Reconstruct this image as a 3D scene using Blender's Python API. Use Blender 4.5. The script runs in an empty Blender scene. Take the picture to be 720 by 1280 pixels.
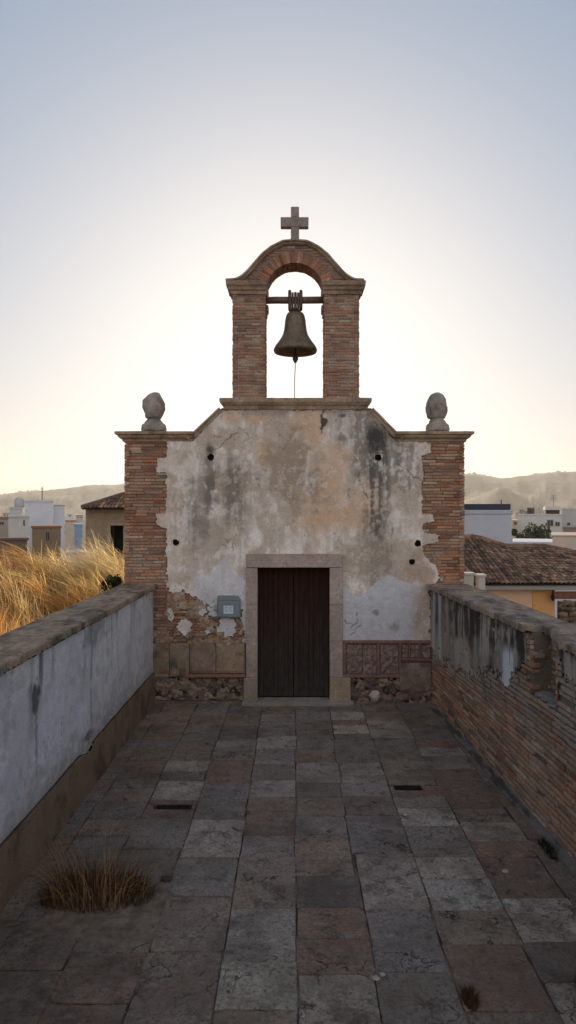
import bpy, math, random
import numpy as np
from mathutils import Vector, noise as mnoise

random.seed(7)
rng = np.random.default_rng(7)
scn = bpy.context.scene
COL = scn.collection
F = 840.0; CAMH = 3.4; CX = 368.0; S = 70.0

def fx(px): return (px - CX) / S            # photo column -> metres on the facade plane
def fz(py): return CAMH + (640.0 - py) / S  # photo row -> height on the facade plane
def at(px, py, Z):                          # a point Z metres in front of the camera
    return ((px - CX) * Z / F, Z, CAMH - (py - 640.0) * Z / F)

# ------------------------------------------------------------------ noise
def _h(ix, iy, seed):
    n = (ix.astype(np.int64) * 374761393 + iy.astype(np.int64) * 668265263 + seed * 974634777) & 0xffffffff
    n = ((n ^ (n >> 13)) * 1274126177) & 0xffffffff
    n = n ^ (n >> 16)
    return (n & 0xffffff) / float(0xffffff)
def vnoise(x, y, seed=0):
    x = np.asarray(x, float); y = np.asarray(y, float)
    ix = np.floor(x); iy = np.floor(y); u = x - ix; v = y - iy
    u = u * u * (3 - 2 * u); v = v * v * (3 - 2 * v)
    a = _h(ix, iy, seed); b = _h(ix + 1, iy, seed); c = _h(ix, iy + 1, seed); d = _h(ix + 1, iy + 1, seed)
    return a + (b - a) * u + (c - a) * v + (a - b - c + d) * u * v
def fbm(x, y, o=4, seed=0):
    x = np.asarray(x, float); y = np.asarray(y, float)
    s = 0; a = .5; t = 0
    for k in range(o):
        s = s + a * vnoise(x * 2 ** k + 17.3 * k, y * 2 ** k - 9.1 * k, seed + k); t += a; a *= .5
    return s / t
def sm(a, b, x):
    t = np.clip((x - a) / (b - a), 0, 1); return t * t * (3 - 2 * t)
def mix(c, d, t):
    return c + (np.asarray(d) - c) * t[..., None]

# ------------------------------------------------------------------ objects
def tag(o, label=None, cat=None, group=None, kind=None):
    if label: o['label'] = label
    if cat: o['category'] = cat
    if group: o['group'] = group
    if kind: o['kind'] = kind
    return o
def empty(name, loc, label, cat, group=None):
    o = bpy.data.objects.new(name, None); COL.objects.link(o)
    o.location = loc; o.empty_display_size = .2
    return tag(o, label, cat, group)
def wloc(o):
    v = Vector((0, 0, 0))
    while o is not None:
        v += o.location; o = o.parent
    return v
def link(name, me, mat, parent=None, origin=None, smooth=False):
    o = bpy.data.objects.new(name, me); COL.objects.link(o)
    off = wloc(parent) if parent else Vector(origin or (0, 0, 0))
    if off.length: 
        n = len(me.vertices); a = np.empty(n * 3, np.float32); me.vertices.foreach_get('co', a)
        a = a.reshape(-1, 3) - np.array(off, np.float32); me.vertices.foreach_set('co', a.ravel())
    if parent: o.parent = parent
    else: o.location = off
    me.materials.append(mat)
    if smooth: me.polygons.foreach_set('use_smooth', [True] * len(me.polygons))
    me.update()
    return o

class MB:
    def __init__(s): s.v = []; s.f = []; s.c = []; s.e = []
    def add(s, vs, fs, col=(1, 1, 1), ex=0.0):
        b = len(s.v); s.v += [tuple(v) for v in vs]
        s.f += [tuple(i + b for i in f) for f in fs]
        s.c += [(col[0], col[1], col[2], 1)] * len(vs); s.e += [ex] * len(vs)
    def box(s, x0, x1, y0, y1, z0, z1, col=(1, 1, 1), j=0.0):
        vs = [(x, y, z) for z in (z0, z1) for x, y in ((x0, y0), (x1, y0), (x1, y1), (x0, y1))]
        if j: vs = [tuple(c + random.uniform(-j, j) for c in v) for v in vs]
        s.add(vs, [(3, 2, 1, 0), (4, 5, 6, 7), (0, 1, 5, 4), (1, 2, 6, 5), (2, 3, 7, 6), (3, 0, 4, 7)], col)
    def bevbox(s, x0, x1, y0, y1, z0, z1, b=.01, col=(1, 1, 1), j=0.0, n=1):
        """box with chamfered edges, optionally rough"""
        vs = []; idx = {}
        ax = [(x0, x1), (y0, y1), (z0, z1)]
        for i in range(8):
            sg = [(i >> k) & 1 for k in range(3)]
            for a in range(3):
                p = []
                for k in range(3):
                    e = ax[k][sg[k]]
                    if k != a: e += b if sg[k] == 0 else -b
                    p.append(e + (random.uniform(-j, j) if j else 0))
                idx[(i, a)] = len(vs); vs.append(p)
        fs = []
        for a in range(3):
            o1, o2 = [(1, 2), (2, 0), (0, 1)][a]
            for sg in (0, 1):
                q = [(sg << a) | (p << o1) | (r << o2) for p, r in ((0, 0), (1, 0), (1, 1), (0, 1))]
                f = [idx[(i, a)] for i in q]
                fs.append(tuple(f if sg else f[::-1]))
        for a in range(3):
            for i in range(8):
                if (i >> a) & 1: continue
                k2 = i | (1 << a); o1, o2 = [(1, 2), (2, 0), (0, 1)][a]
                f = [idx[(i, o1)], idx[(k2, o1)], idx[(k2, o2)], idx[(i, o2)]]
                par = ((i >> o1) & 1) ^ ((i >> o2) & 1)
                fs.append(tuple(f if par else f[::-1]))
        for i in range(8):
            f = [idx[(i, 0)], idx[(i, 1)], idx[(i, 2)]]
            par = (i & 1) ^ ((i >> 1) & 1) ^ ((i >> 2) & 1)
            fs.append(tuple(f if par else f[::-1]))
        s.add(vs, fs, col)
    def obox(s, o, u, v, n, w, h, d, col, j=0.004, ch=.006):
        """brick: face centre o, axes u (width) v (height) n (outwards), depth d going inwards"""
        o = Vector(o); P = []
        for dep, ins in ((-d, 0), (-ch, 0), (0, ch)):
            for a, b in ((-1, -1), (1, -1), (1, 1), (-1, 1)):
                P.append(o + u * (a * (w / 2 - ins) + random.uniform(-j, j)) + v * (b * (h / 2 - ins) + random.uniform(-j, j) * .6) + n * (dep + random.uniform(-j, j) * .4))
        fs = [(8, 9, 10, 11)]
        for r in (0, 4):
            for k in range(4):
                m = (k + 1) % 4
                fs.append((r + k, r + m, r + 4 + m, r + 4 + k))
        s.add(P, fs, col)
    def tube(s, pts, r, n=8, col=(1, 1, 1), cap=True):
        pts = [Vector(p) for p in pts]; rs = r if isinstance(r, (list, tuple)) else [r] * len(pts)
        vs = []
        for i, p in enumerate(pts):
            t = (pts[min(i + 1, len(pts) - 1)] - pts[max(i - 1, 0)]).normalized()
            a = t.cross(Vector((0, 0, 1)) if abs(t.z) < .9 else Vector((1, 0, 0))).normalized(); b = t.cross(a)
            for k in range(n):
                an = 2 * math.pi * k / n
                vs.append(p + (a * math.cos(an) + b * math.sin(an)) * rs[i])
        fs = [(i * n + k, i * n + (k + 1) % n, (i + 1) * n + (k + 1) % n, (i + 1) * n + k) for i in range(len(pts) - 1) for k in range(n)]
        if cap: fs += [tuple(range(n))[::-1], tuple(range((len(pts) - 1) * n, len(pts) * n))]
        s.add(vs, fs, col)
    def lathe(s, prof, c, n=28, col=(1, 1, 1), wob=0):
        vs = []
        for i, (r, z) in enumerate(prof):
            for k in range(n):
                a = 2 * math.pi * k / n
                rr = r * (1 + (wob * (mnoise.noise(Vector((math.cos(a) * 1.7 + c[0], math.sin(a) * 1.7, z * 5))))))
                vs.append((c[0] + rr * math.cos(a), c[1] + rr * math.sin(a), c[2] + z))
        fs = [(i * n + k, i * n + (k + 1) % n, (i + 1) * n + (k + 1) % n, (i + 1) * n + k) for i in range(len(prof) - 1) for k in range(n)]
        s.add(vs, fs, col)
    def rock(s, c, r, col=(1, 1, 1), seed=0, sub=2, rough=.28):
        V, Fc = ICO[sub]; vs = []
        for v in V:
            d = 1 + rough * mnoise.noise(Vector(v) * 1.6 + Vector((seed * 3.1, seed, 0)))+ .1 * mnoise.noise(Vector(v) * 4 + Vector((seed, 0, 5)))
            vs.append((c[0] + v[0] * r[0] * d, c[1] + v[1] * r[1] * d, c[2] + v[2] * r[2] * d))
        s.add(vs, Fc, col)
    def build(s, name, mat, parent=None, origin=None, smooth=False):
        me = bpy.data.meshes.new(name); me.from_pydata([tuple(v) for v in s.v], [], s.f)
        a = me.attributes.new('col', 'FLOAT_COLOR', 'POINT'); a.data.foreach_set('color', np.array(s.c, np.float32).ravel())
        a = me.attributes.new('ex', 'FLOAT', 'POINT'); a.data.foreach_set('value', np.array(s.e, np.float32))
        me.validate()
        return link(name, me, mat, parent, origin, smooth)

def make_ico():
    import bmesh
    d = {}
    for sub in (1, 2, 3):
        bm = bmesh.new(); bmesh.ops.create_icosphere(bm, subdivisions=sub, radius=1)
        d[sub] = ([tuple(v.co) for v in bm.verts], [tuple(v.index for v in f.verts) for f in bm.faces]); bm.free()
    return d
ICO = make_ico()

def sheet(name, P, keep, back, cols, mat, parent=None, origin=None, smooth=True):
    """grid sheet P[i,j,3]; keep[i,j] per cell; rim goes back by vector 'back'"""
    ni, nj = P.shape[:2]
    V = P.reshape(-1, 3); nb = len(V)
    idx = np.arange(nb).reshape(ni, nj)
    a = idx[:-1, :-1][keep]; b = idx[1:, :-1][keep]; c = idx[1:, 1:][keep]; d = idx[:-1, 1:][keep]
    Q = [np.stack([a, b, c, d], 1)]
    K = np.zeros((ni + 1, nj + 1), bool); K[1:-1, 1:-1] = keep
    V2 = np.concatenate([V, V + np.array(back)])
    def rim(m, p, q):
        if m.any():
            p = p[m]; q = q[m]; Q.append(np.stack([p, q, q + nb, p + nb], 1))
    C = K[1:-1, 1:-1]
    rim(C & ~K[1:-1, :-2], idx[:-1, :-1], idx[1:, :-1])
    rim(C & ~K[1:-1, 2:], idx[1:, 1:], idx[:-1, 1:])
    rim(C & ~K[:-2, 1:-1], idx[:-1, 1:], idx[:-1, :-1])
    rim(C & ~K[2:, 1:-1], idx[1:, :-1], idx[1:, 1:])
    Q = np.concatenate(Q)
    used = np.unique(Q); remap = np.full(2 * nb, -1); remap[used] = np.arange(len(used))
    Q = remap[Q]; VV = V2[used]
    CC = np.concatenate([cols.reshape(-1, 3)] * 2)[used]
    me = bpy.data.meshes.new(name)
    me.vertices.add(len(VV)); me.vertices.foreach_set('co', VV.astype(np.float32).ravel())
    me.loops.add(Q.size); me.loops.foreach_set('vertex_index', Q.astype(np.int32).ravel())
    me.polygons.add(len(Q)); me.polygons.foreach_set('loop_start', (np.arange(len(Q)) * 4).astype(np.int32))
    me.update(calc_edges=True)
    at_ = me.attributes.new('col', 'FLOAT_COLOR', 'POINT')
    at_.data.foreach_set('color', np.concatenate([CC, np.ones((len(CC), 1))], 1).astype(np.float32).ravel())
    return link(name, me, mat, parent, origin, smooth)

# ------------------------------------------------------------------ materials
def mat_attr(name, rough=.9, amp=.25, scale=30, bump=.3, bscale=60, bdist=.01, spec=.3, tint=None, amp2=.15, scale2=3, stretch=(1, 1, 1), translucent=0, metal=0):
    m = bpy.data.materials.new(name); m.use_nodes = True; nt = m.node_tree; N = nt.nodes; L = nt.links
    bs = N['Principled BSDF']; bs.inputs['Roughness'].default_value = rough
    bs.inputs['Specular IOR Level'].default_value = spec; bs.inputs['Metallic'].default_value = metal
    tc = N.new('ShaderNodeTexCoord'); mp = N.new('ShaderNodeMapping'); mp.inputs['Scale'].default_value = stretch
    L.new(tc.outputs['Object'], mp.inputs['Vector'])
    at_ = N.new('ShaderNodeAttribute'); at_.attribute_name = 'col'
    def nz(sc, det=6):
        n = N.new('ShaderNodeTexNoise'); n.inputs['Scale'].default_value = sc; n.inputs['Detail'].default_value = det
        n.inputs['Roughness'].default_value = .6; L.new(mp.outputs[0], n.inputs['Vector']); return n
    cur = at_.outputs['Color']
    for sc, am in ((scale, amp), (scale2, amp2)):
        if not am: continue
        n = nz(sc); r = N.new('ShaderNodeMapRange'); r.inputs['From Min'].default_value = .3; r.inputs['From Max'].default_value = .7
        r.inputs['To Min'].default_value = 1 - am; r.inputs['To Max'].default_value = 1 + am; L.new(n.outputs['Fac'], r.inputs['Value'])
        mx = N.new('ShaderNodeVectorMath'); mx.operation = 'SCALE'; L.new(cur, mx.inputs[0]); L.new(r.outputs[0], mx.inputs['Scale']); cur = mx.outputs[0]
    L.new(cur, bs.inputs['Base Color'])
    if bump:
        n = nz(bscale, 8); b = N.new('ShaderNodeBump'); b.inputs['Strength'].default_value = bump; b.inputs['Distance'].default_value = bdist
        L.new(n.outputs['Fac'], b.inputs['Height']); L.new(b.outputs[0], bs.inputs['Normal'])
    if translucent:
        tr = N.new('ShaderNodeBsdfTranslucent'); L.new(cur, tr.inputs['Color'])
        ms = N.new('ShaderNodeMixShader'); ms.inputs[0].default_value = translucent
        L.new(bs.outputs[0], ms.inputs[1]); L.new(tr.outputs[0], ms.inputs[2]); L.new(ms.outputs[0], N['Material Output'].inputs['Surface'])
    return m

M_plaster = mat_attr('old_lime_plaster', .92, .16, 45, .5, 30, .012, .2, amp2=.1, scale2=8)
M_brick = mat_attr('weathered_brick', .92, .28, 40, .6, 70, .008, .2, amp2=.18, scale2=5)
M_mortar = mat_attr('mortar', .95, .25, 50, .6, 60, .01, .1)
M_stone = mat_attr('worn_stone', .9, .22, 25, .55, 35, .012, .25, amp2=.22, scale2=4)
M_cornice = mat_attr('cornice_stone', .9, .3, 22, .6, 45, .012, .2, amp2=.3, scale2=3)
M_coping = mat_attr('coping_concrete', .93, .3, 28, .7, 40, .015, .2, amp2=.35, scale2=2.5)
M_wood = mat_attr('dark_door_wood', .8, .3, 9, .35, 20, .004, .04, amp2=.2, scale2=2, stretch=(8, 8, 1))
M_iron = mat_attr('aged_iron', .6, .3, 30, .3, 60, .003, .4, metal=.3)
M_bronze = mat_attr('bronze_patina', .5, .3, 14, .25, 50, .003, .5, amp2=.3, scale2=4, metal=.35)
M_tile = mat_attr('roof_tile_clay', .93, .3, 14, .5, 50, .01, .2, amp2=.3, scale2=1.3)
M_render = mat_attr('painted_render', .9, .05, 12, .2, 30, .005, .2, amp2=.08, scale2=.7)
M_grass = mat_attr('dry_grass', .8, .15, 4, 0, 1, 0, .2, amp2=.2, scale2=1, translucent=.72)
M_leaf = mat_attr('leaf', .7, .2, 4, 0, 1, 0, .3, amp2=.2, scale2=1, translucent=.3)
M_bark = mat_attr('bark', .9, .3, 20, .4, 30, .01)
M_soil = mat_attr('soil', .97, .3, 14, .7, 30, .02, .1, amp2=.3, scale2=2)
M_far = mat_attr('hillside_scrub', .95, .35, .02, 0, 1, 0, .1, amp2=.3, scale2=.004)
M_plastic = mat_attr('grey_plastic', .5, .06, 20, .05, 50, .002, .4)

def glass_mat():
    m = bpy.data.materials.new('dark_window_glass'); m.use_nodes = True; b = m.node_tree.nodes['Principled BSDF']
    b.inputs['Base Color'].default_value = (.02, .025, .03, 1); b.inputs['Roughness'].default_value = .12
    b.inputs['Specular IOR Level'].default_value = .6
    n = m.node_tree.nodes.new('ShaderNodeTexNoise'); n.inputs['Scale'].default_value = 1.5
    bp = m.node_tree.nodes.new('ShaderNodeBump'); bp.inputs['Strength'].default_value = .05
    m.node_tree.links.new(n.outputs[0], bp.inputs['Height']); m.node_tree.links.new(bp.outputs[0], b.inputs['Normal'])
    return m
M_glass = glass_mat()

def slab_mat():
    m = bpy.data.materials.new('paving_stone'); m.use_nodes = True; nt = m.node_tree; N = nt.nodes; L = nt.links
    bs = N['Principled BSDF']; bs.inputs['Specular IOR Level'].default_value = .35
    tc = N.new('ShaderNodeTexCoord'); at_ = N.new('ShaderNodeAttribute'); at_.attribute_name = 'col'
    ex = N.new('ShaderNodeAttribute'); ex.attribute_name = 'ex'
    # a different patch of stone for every slab
    cx = N.new('ShaderNodeCombineXYZ'); mu = N.new('ShaderNodeMath'); mu.operation = 'MULTIPLY'; mu.inputs[1].default_value = 37
    L.new(ex.outputs['Fac'], mu.inputs[0]); L.new(mu.outputs[0], cx.inputs[2])
    ad = N.new('ShaderNodeVectorMath'); L.new(tc.outputs['Object'], ad.inputs[0]); L.new(cx.outputs[0], ad.inputs[1])
    def nz(sc, det=7, ro=.65, vec=None):
        n = N.new('ShaderNodeTexNoise'); n.inputs['Scale'].default_value = sc; n.inputs['Detail'].default_value = det
        n.inputs['Roughness'].default_value = ro; L.new(vec or ad.outputs[0], n.inputs['Vector']); return n.outputs['Fac']
    def mr(v, a, b, c, d):
        r = N.new('ShaderNodeMapRange'); r.inputs[1].default_value = a; r.inputs[2].default_value = b; r.inputs[3].default_value = c; r.inputs[4].default_value = d
        L.new(v, r.inputs[0]); return r.outputs[0]
    def mixc(f, a, b, mode='MIX'):
        x = N.new('ShaderNodeMix'); x.data_type = 'RGBA'; x.blend_type = mode; x.clamp_factor = True
        if isinstance(f, float): x.inputs[0].default_value = f
        else: L.new(f, x.inputs[0])
        for s, v in ((6, a), (7, b)):
            if isinstance(v, tuple): x.inputs[s].default_value = v
            else: L.new(v, x.inputs[s])
        return x.outputs[2]
    base = at_.outputs['Color']
    v1 = mr(nz(26, 10, .8), .32, .68, .60, 1.42)
    sc = N.new('ShaderNodeVectorMath'); sc.operation = 'SCALE'; L.new(base, sc.inputs[0]); L.new(v1, sc.inputs['Scale'])
    c = mixc(mr(nz(8, 10, .8), .50, .60, 0, .6), sc.outputs[0], (.30, .27, .23, 1))       # pale worn areas
    c = mixc(mr(nz(5, 10, .8), .52, .61, 0, .7), c, (.055, .042, .034, 1))                  # dirt
    c = mixc(mr(nz(48, 4), .56, .66, 0, .6), c, (.26, .235, .2, 1))                 # crystals
    c = mixc(mr(nz(36, 4), .54, .66, 0, .6), c, (.03, .025, .022, 1))                # pits
    c = mixc(mr(nz(2.2, 8, .7), .45, .62, 0, .5), c, (.15, .105, .075, 1))
    # stains that run across the joints
    c = mixc(mr(nz(1.3, 8, .65, tc.outputs['Object']), .48, .66, 0, .5), c, (.07, .05, .038, 1))
    # cracks: distorted cell borders, on some slabs only
    wn = N.new('ShaderNodeTexNoise'); wn.inputs['Scale'].default_value = 5; wn.inputs['Detail'].default_value = 5; L.new(ad.outputs[0], wn.inputs['Vector'])
    wm = N.new('ShaderNodeVectorMath'); wm.operation = 'SCALE'; wm.inputs['Scale'].default_value = .5; L.new(wn.outputs['Color'], wm.inputs[0])
    wa = N.new('ShaderNodeVectorMath'); L.new(ad.outputs[0], wa.inputs[0]); L.new(wm.outputs[0], wa.inputs[1])
    vo = N.new('ShaderNodeTexVoronoi'); vo.feature = 'DISTANCE_TO_EDGE'; vo.inputs['Scale'].default_value = 2.6; L.new(wa.outputs[0], vo.inputs['Vector'])
    gate = mr(nz(1.7, 2), .56, .62, 0, .8)
    ck = N.new('ShaderNodeMath'); ck.operation = 'MULTIPLY'; L.new(mr(vo.outputs['Distance'], .004, .016, 1, 0), ck.inputs[0]); L.new(gate, ck.inputs[1])
    c = mixc(ck.outputs[0], c, (.012, .01, .008, 1))
    L.new(c, bs.inputs['Base Color'])
    L.new(mr(nz(12), .3, .7, .62, .95), bs.inputs['Roughness'])
    hs = N.new('ShaderNodeMath'); hs.operation = 'MULTIPLY_ADD'; L.new(ck.outputs[0], hs.inputs[0]); hs.inputs[1].default_value = -.8
    L.new(nz(28, 9, .7), hs.inputs[2])
    b = N.new('ShaderNodeBump'); b.inputs['Strength'].default_value = 1; b.inputs['Distance'].default_value = .028
    L.new(hs.outputs[0], b.inputs['Height']); L.new(b.outputs[0], bs.inputs['Normal'])
    return m
M_slab = slab_mat()

# ------------------------------------------------------------------ bricks
BR = [(.40, .18, .10), (.34, .15, .09), (.43, .215, .125), (.36, .20, .13), (.45, .27, .17), (.29, .16, .105), (.47, .34, .235), (.47, .19, .095), (.22, .11, .075)]
def brick_col(k=1.0, grey=0.0):
    c = np.array(random.choice(BR)) * random.uniform(.70, 1.14) * k
    g = np.array((.39, .30, .215)); t = min(1, max(0, grey + random.uniform(-.15, .2)))
    return tuple(c * (1 - t) + g * t)
def bricks(mb, org, u, v, n, W, H, ch=.052, bl=.24, gap=.011, depth=.09, mask=None, j=.005, out=.006, col=None, seedrow=0):
    u = Vector(u); v = Vector(v); n = Vector(n); org = Vector(org)
    rows = max(1, int(round(H / ch))); hh = H / rows
    for r in range(rows):
        x = -random.uniform(0, bl)
        while x < W:
            L_ = bl * random.uniform(.55, 1.25); a = max(x, 0); b = min(x + L_ - gap, W)
            x += L_
            if b - a < .025: continue
            zc = (r + .5) * hh; xc = (a + b) / 2
            if mask and not mask(xc, zc): continue
            if random.random() < .02: continue
            o = org + u * xc + v * (zc + random.uniform(-.003, .003)) + n * random.uniform(-out, out)
            cc = col(xc, zc) if col else brick_col()
            mb.obox(o, u, v, n, b - a, hh - gap * random.uniform(.6, 1.3), depth, cc, j)
X_, Y_, Z_ = Vector((1, 0, 0)), Vector((0, 1, 0)), Vector((0, 0, 1))

# ================================================================== CHAPEL
Yf = 12.0
chapel = empty('chapel', (0, Yf + .3, 0), 'small old chapel of brick and peeling plaster with an arched bell gable', 'chapel')

# masonry core
mb = MB(); MC = (.22, .16, .115)
y0, y1 = Yf + .013, Yf + .6
dx0, dx1, dz0, dz1 = fx(322), fx(412), fz(873), fz(709)
zs = fz(550); zt = fz(510)
mb.box(-3.0, dx0 - .1, y0, y1, -3.2, zs, MC)
mb.box(dx1 + .1, 3.0, y0, y1, -3.2, zs, MC)
mb.box(dx0 - .1, dx1 + .1, y0, y1, dz1 + .08, zs, MC)
mb.box(dx0 - .1, dx1 + .1, y0, y1, -3.2, dz0 - .03, MC)
a, b = fx(240), fx(277); c, d = fx(464), fx(496)
pts = [(a, zs), (d, zs), (c, zt), (b, zt)]
mb.add([(x, y0, z) for x, z in pts] + [(x, y1, z) for x, z in pts], [(0, 1, 2, 3), (7, 6, 5, 4), (1, 5, 6, 2), (2, 6, 7, 3), (3, 7, 4, 0)], MC)
mb.box(-2.97, 2.97, y1, 20.5, -3.2, 4.1, (.42, .36, .3))
wall = mb.build('wall', M_mortar, chapel)
# nave roof behind the gable
mb = MB()
mb.add([(-3.15, 12.62, 4.05), (0, 12.62, 4.98), (3.15, 12.62, 4.05), (-3.15, 20.7, 4.05), (0, 20.7, 4.98), (3.15, 20.7, 4.05)],
       [(0, 1, 4, 3), (1, 2, 5, 4), (0, 2, 1), (3, 4, 5), (0, 3, 5, 2)], (.2, .12, .08))
mb.build('roof', M_tile, chapel)

# brick quoins and bare brick
def quoincol(x, z):
    return brick_col(1.0, .05 + .6 * max(0, float(fbm(x * 3 + 7, z * 1.6, 3, 310)) - .45) * 3)
mb = MB()
zb = 0
for X0, X1 in ((fx(155.5), fx(216)), (fx(519), fx(580.5))):
    bricks(mb, (X0, Yf, 0), X_, Z_, -Y_, X1 - X0, fz(551), ch=.056, bl=.30, col=quoincol, j=.006, out=.008)
bricks(mb, (fx(208), Yf, fz(806)), X_, Z_, -Y_, fx(309) - fx(208), fz(728) - fz(806), ch=.05, bl=.24, col=lambda x, z: brick_col(1.05, .1), j=.008, out=.012)
bricks(mb, (fx(525), Yf, fz(806)), X_, Z_, -Y_, fx(550) - fx(525), fz(700) - fz(806), col=quoincol)
# returns on the side walls
for sx in (-1, 1):
    bricks(mb, (sx * fx(580.5), Yf - .01, -1), Y_ , Z_, X_ * sx, .62, fz(551) + 1, ch=.056, bl=.30, col=quoincol, j=.006)
mb.build('brickwork', M_brick, chapel)

# ---- plaster coat, painted stain by stain in facade coordinates
def plaster_color(px, py):
    n1 = fbm(px / 22, py / 26, 5, 3); n2 = fbm(px / 7, py / 8, 4, 11); st = fbm(px / 5, py / 60, 4, 21); n3 = fbm(px / 55, py / 60, 3, 31)
    n4 = fbm(px / 3, py / 3, 3, 77)
    c = np.zeros(px.shape + (3,)) + np.array((.76, .67, .575))
    c = mix(c, (.54, .44, .345), sm(.40, .62, n1) * .85)
    c = mix(c, (.88, .81, .73), sm(.47, .62, fbm(px / 17, py / 24, 5, 41)) * .7)
    c = mix(c, (.56, .47, .38), sm(.45, .75, st) * .6)
    c = mix(c, (.45, .36, .28), sm(.5, .68, fbm(px / 9, py / 13, 5, 45)) * .45)
    def blob(cx, cy, rx, ry, soft=.35, am=1.1, nn=None):
        d = np.sqrt(((px - cx) / rx) ** 2 + ((py - cy) / ry) ** 2) + ((n1 if nn is None else nn) - .5) * am * 2 + (n2 - .5) * .6
        return 1 - sm(1 - soft, 1 + soft, d)
    # warm washes
    for cx, cy, rx, ry, k in ((412, 600, 26, 48, .62), (385, 532, 22, 22, .7), (440, 628, 34, 30, .5), (318, 522, 30, 9, .75), (328, 566, 8, 18, .7), (420, 650, 40, 22, .45), (300, 612, 8, 16, .5), (372, 640, 10, 30, .4)):
        c = mix(c, (.66, .43, .26), blob(cx, cy, rx, ry, .5) * k)
    for cx, cy, rx, ry, k in ((355, 575, 26, 44, .9), (368, 600, 12, 50, .7), (300, 640, 16, 26, .4)):
        c = mix(c, (.40, .305, .215), blob(cx, cy, rx, ry, .25) * k)
    # beige scars lower down
    c = mix(c, (.42, .345, .27), blob(260, 675, 30, 22, .3, 1.6) * .7)
    c = mix(c, (.45, .36, .27), blob(470, 700, 44, 26, .25, 1.4) * .75)
    c = mix(c, (.45, .33, .24), blob(525, 745, 14, 38, .35, 1.5) * .8)
    c = mix(c, (.43, .33, .25), blob(500, 790, 22, 7, .5, 1.5) * .6)
    # grey weather streaks
    for cx, w, ya, yb, k in ((264, 7, 560, 640, .65), (252, 17, 600, 668, .45), (292, 7, 575, 640, .5), (298, 16, 590, 660, .45), (472, 11, 540, 670, .85), (455, 14, 518, 600, .6), (484, 18, 530, 615, .55), (510, 12, 560, 615, .5), (398, 12, 590, 640, .35), (470, 20, 640, 730, .4), (430, 7, 510, 560, .35), (236, 7, 630, 690, .3)):
        m = np.exp(-((px - cx) / w) ** 2) * sm(ya - 12, ya + 6, py) * (1 - sm(yb - 25, yb + 18, py))
        m = np.clip(m * 1.5 * (.45 + .9 * sm(.35, .65, st)) * (.25 + 1.1 * sm(.35, .6, n2 * .6 + n4 * .4)), 0, 1)
        c = mix(c, (.13, .112, .096), m * k)
    c = mix(c, (.05, .048, .045), blob(264, 566, 6, 10, .5, 1.3) * .8)
    c = mix(c, (.05, .048, .045), blob(472, 553, 11, 16, .6, 1.3) * .75)
    c = mix(c, (.045, .04, .04), blob(403, 525, 3.5, 10, .4, 1.8, n2) * .9)
    c = mix(c, (.06, .055, .05), blob(427, 520, 6, 4, .5, 1.6, n2) * .8)
    c = mix(c, (.10, .09, .08), blob(433, 548, 9, 5, .5, 1.6, n2) * .6)
    # uneven darker band right under the cornice
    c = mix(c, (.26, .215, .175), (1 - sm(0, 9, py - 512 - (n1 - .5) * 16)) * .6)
    # fresher whitewash by the door, with a wavy top edge
    e = 738 + (fbm(px / 28, px * 0 + 3, 4, 61) - .5) * 46 + (n2 - .5) * 6
    m = sm(-1.2, 1.2, py - e) * sm(426, 428, px) * (1 - sm(505, 520, px + (n1 - .5) * 40)) 
    c = mix(c, (.56, .555, .56), m * .92)
    e = 712 + (fbm(px / 20, px * 0 + 8, 4, 62) - .5) * 40
    m = sm(-3, 3, py - e) * (1 - sm(306, 309, px)) * sm(236, 250, px)
    c = mix(c, (.60, .595, .60), m * .8)
    c = mix(c, (.30, .24, .2), blob(470, 765, 3, 3, .5, 1.2, n2) * .8)
    c = mix(c, (.33, .27, .2), blob(492, 785, 7, 8, .5, 1.6, n2) * .6)
    # chips down to the darker coat
    c = mix(c, (.30, .25, .2), sm(.70, .73, n4 * .5 + n1 * .5) * .7)
    c = mix(c, (.78, .73, .66), sm(.64, .70, fbm(px / 4, py / 4.5, 3, 91) * .6 + .4 * n3) * .35)
    # cracks
    def crack(pts, w=.55, k=.8):
        nonlocal c
        wx = px + (n2 - .5) * 9; wy = py + (fbm(px / 6, py / 6, 3, 99) - .5) * 9
        dm = np.full(px.shape, 1e9)
        for (ax, ay), (bx, by) in zip(pts[:-1], pts[1:]):
            t = np.clip(((wx - ax) * (bx - ax) + (wy - ay) * (by - ay)) / ((bx - ax) ** 2 + (by - ay) ** 2), 0, 1)
            dm = np.minimum(dm, np.hypot(wx - ax - t * (bx - ax), wy - ay - t * (by - ay)))
        c = mix(c, (.07, .055, .045), (1 - sm(w * .5, w * 1.6, dm)) * k)
    crack([(268, 562), (285, 548), (300, 535)]); crack([(300, 535), (312, 548), (306, 556)], .4, .6)
    crack([(497, 580), (512, 592), (528, 602)]); crack([(440, 560), (452, 580), (449, 600), (460, 625)], .45, .6)
    crack([(310, 590), (325, 600), (322, 612)], .4, .5); crack([(404, 512), (402, 540)], .7)
    crack([(432, 775), (440, 783), (446, 775), (447, 766)], .5); crack([(436, 792), (444, 790), (452, 780)], .5, .7)
    crack([(292, 640), (297, 660), (290, 690)], .4, .5); crack([(480, 640), (492, 655), (488, 672)], .4, .5)
    return c

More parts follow.
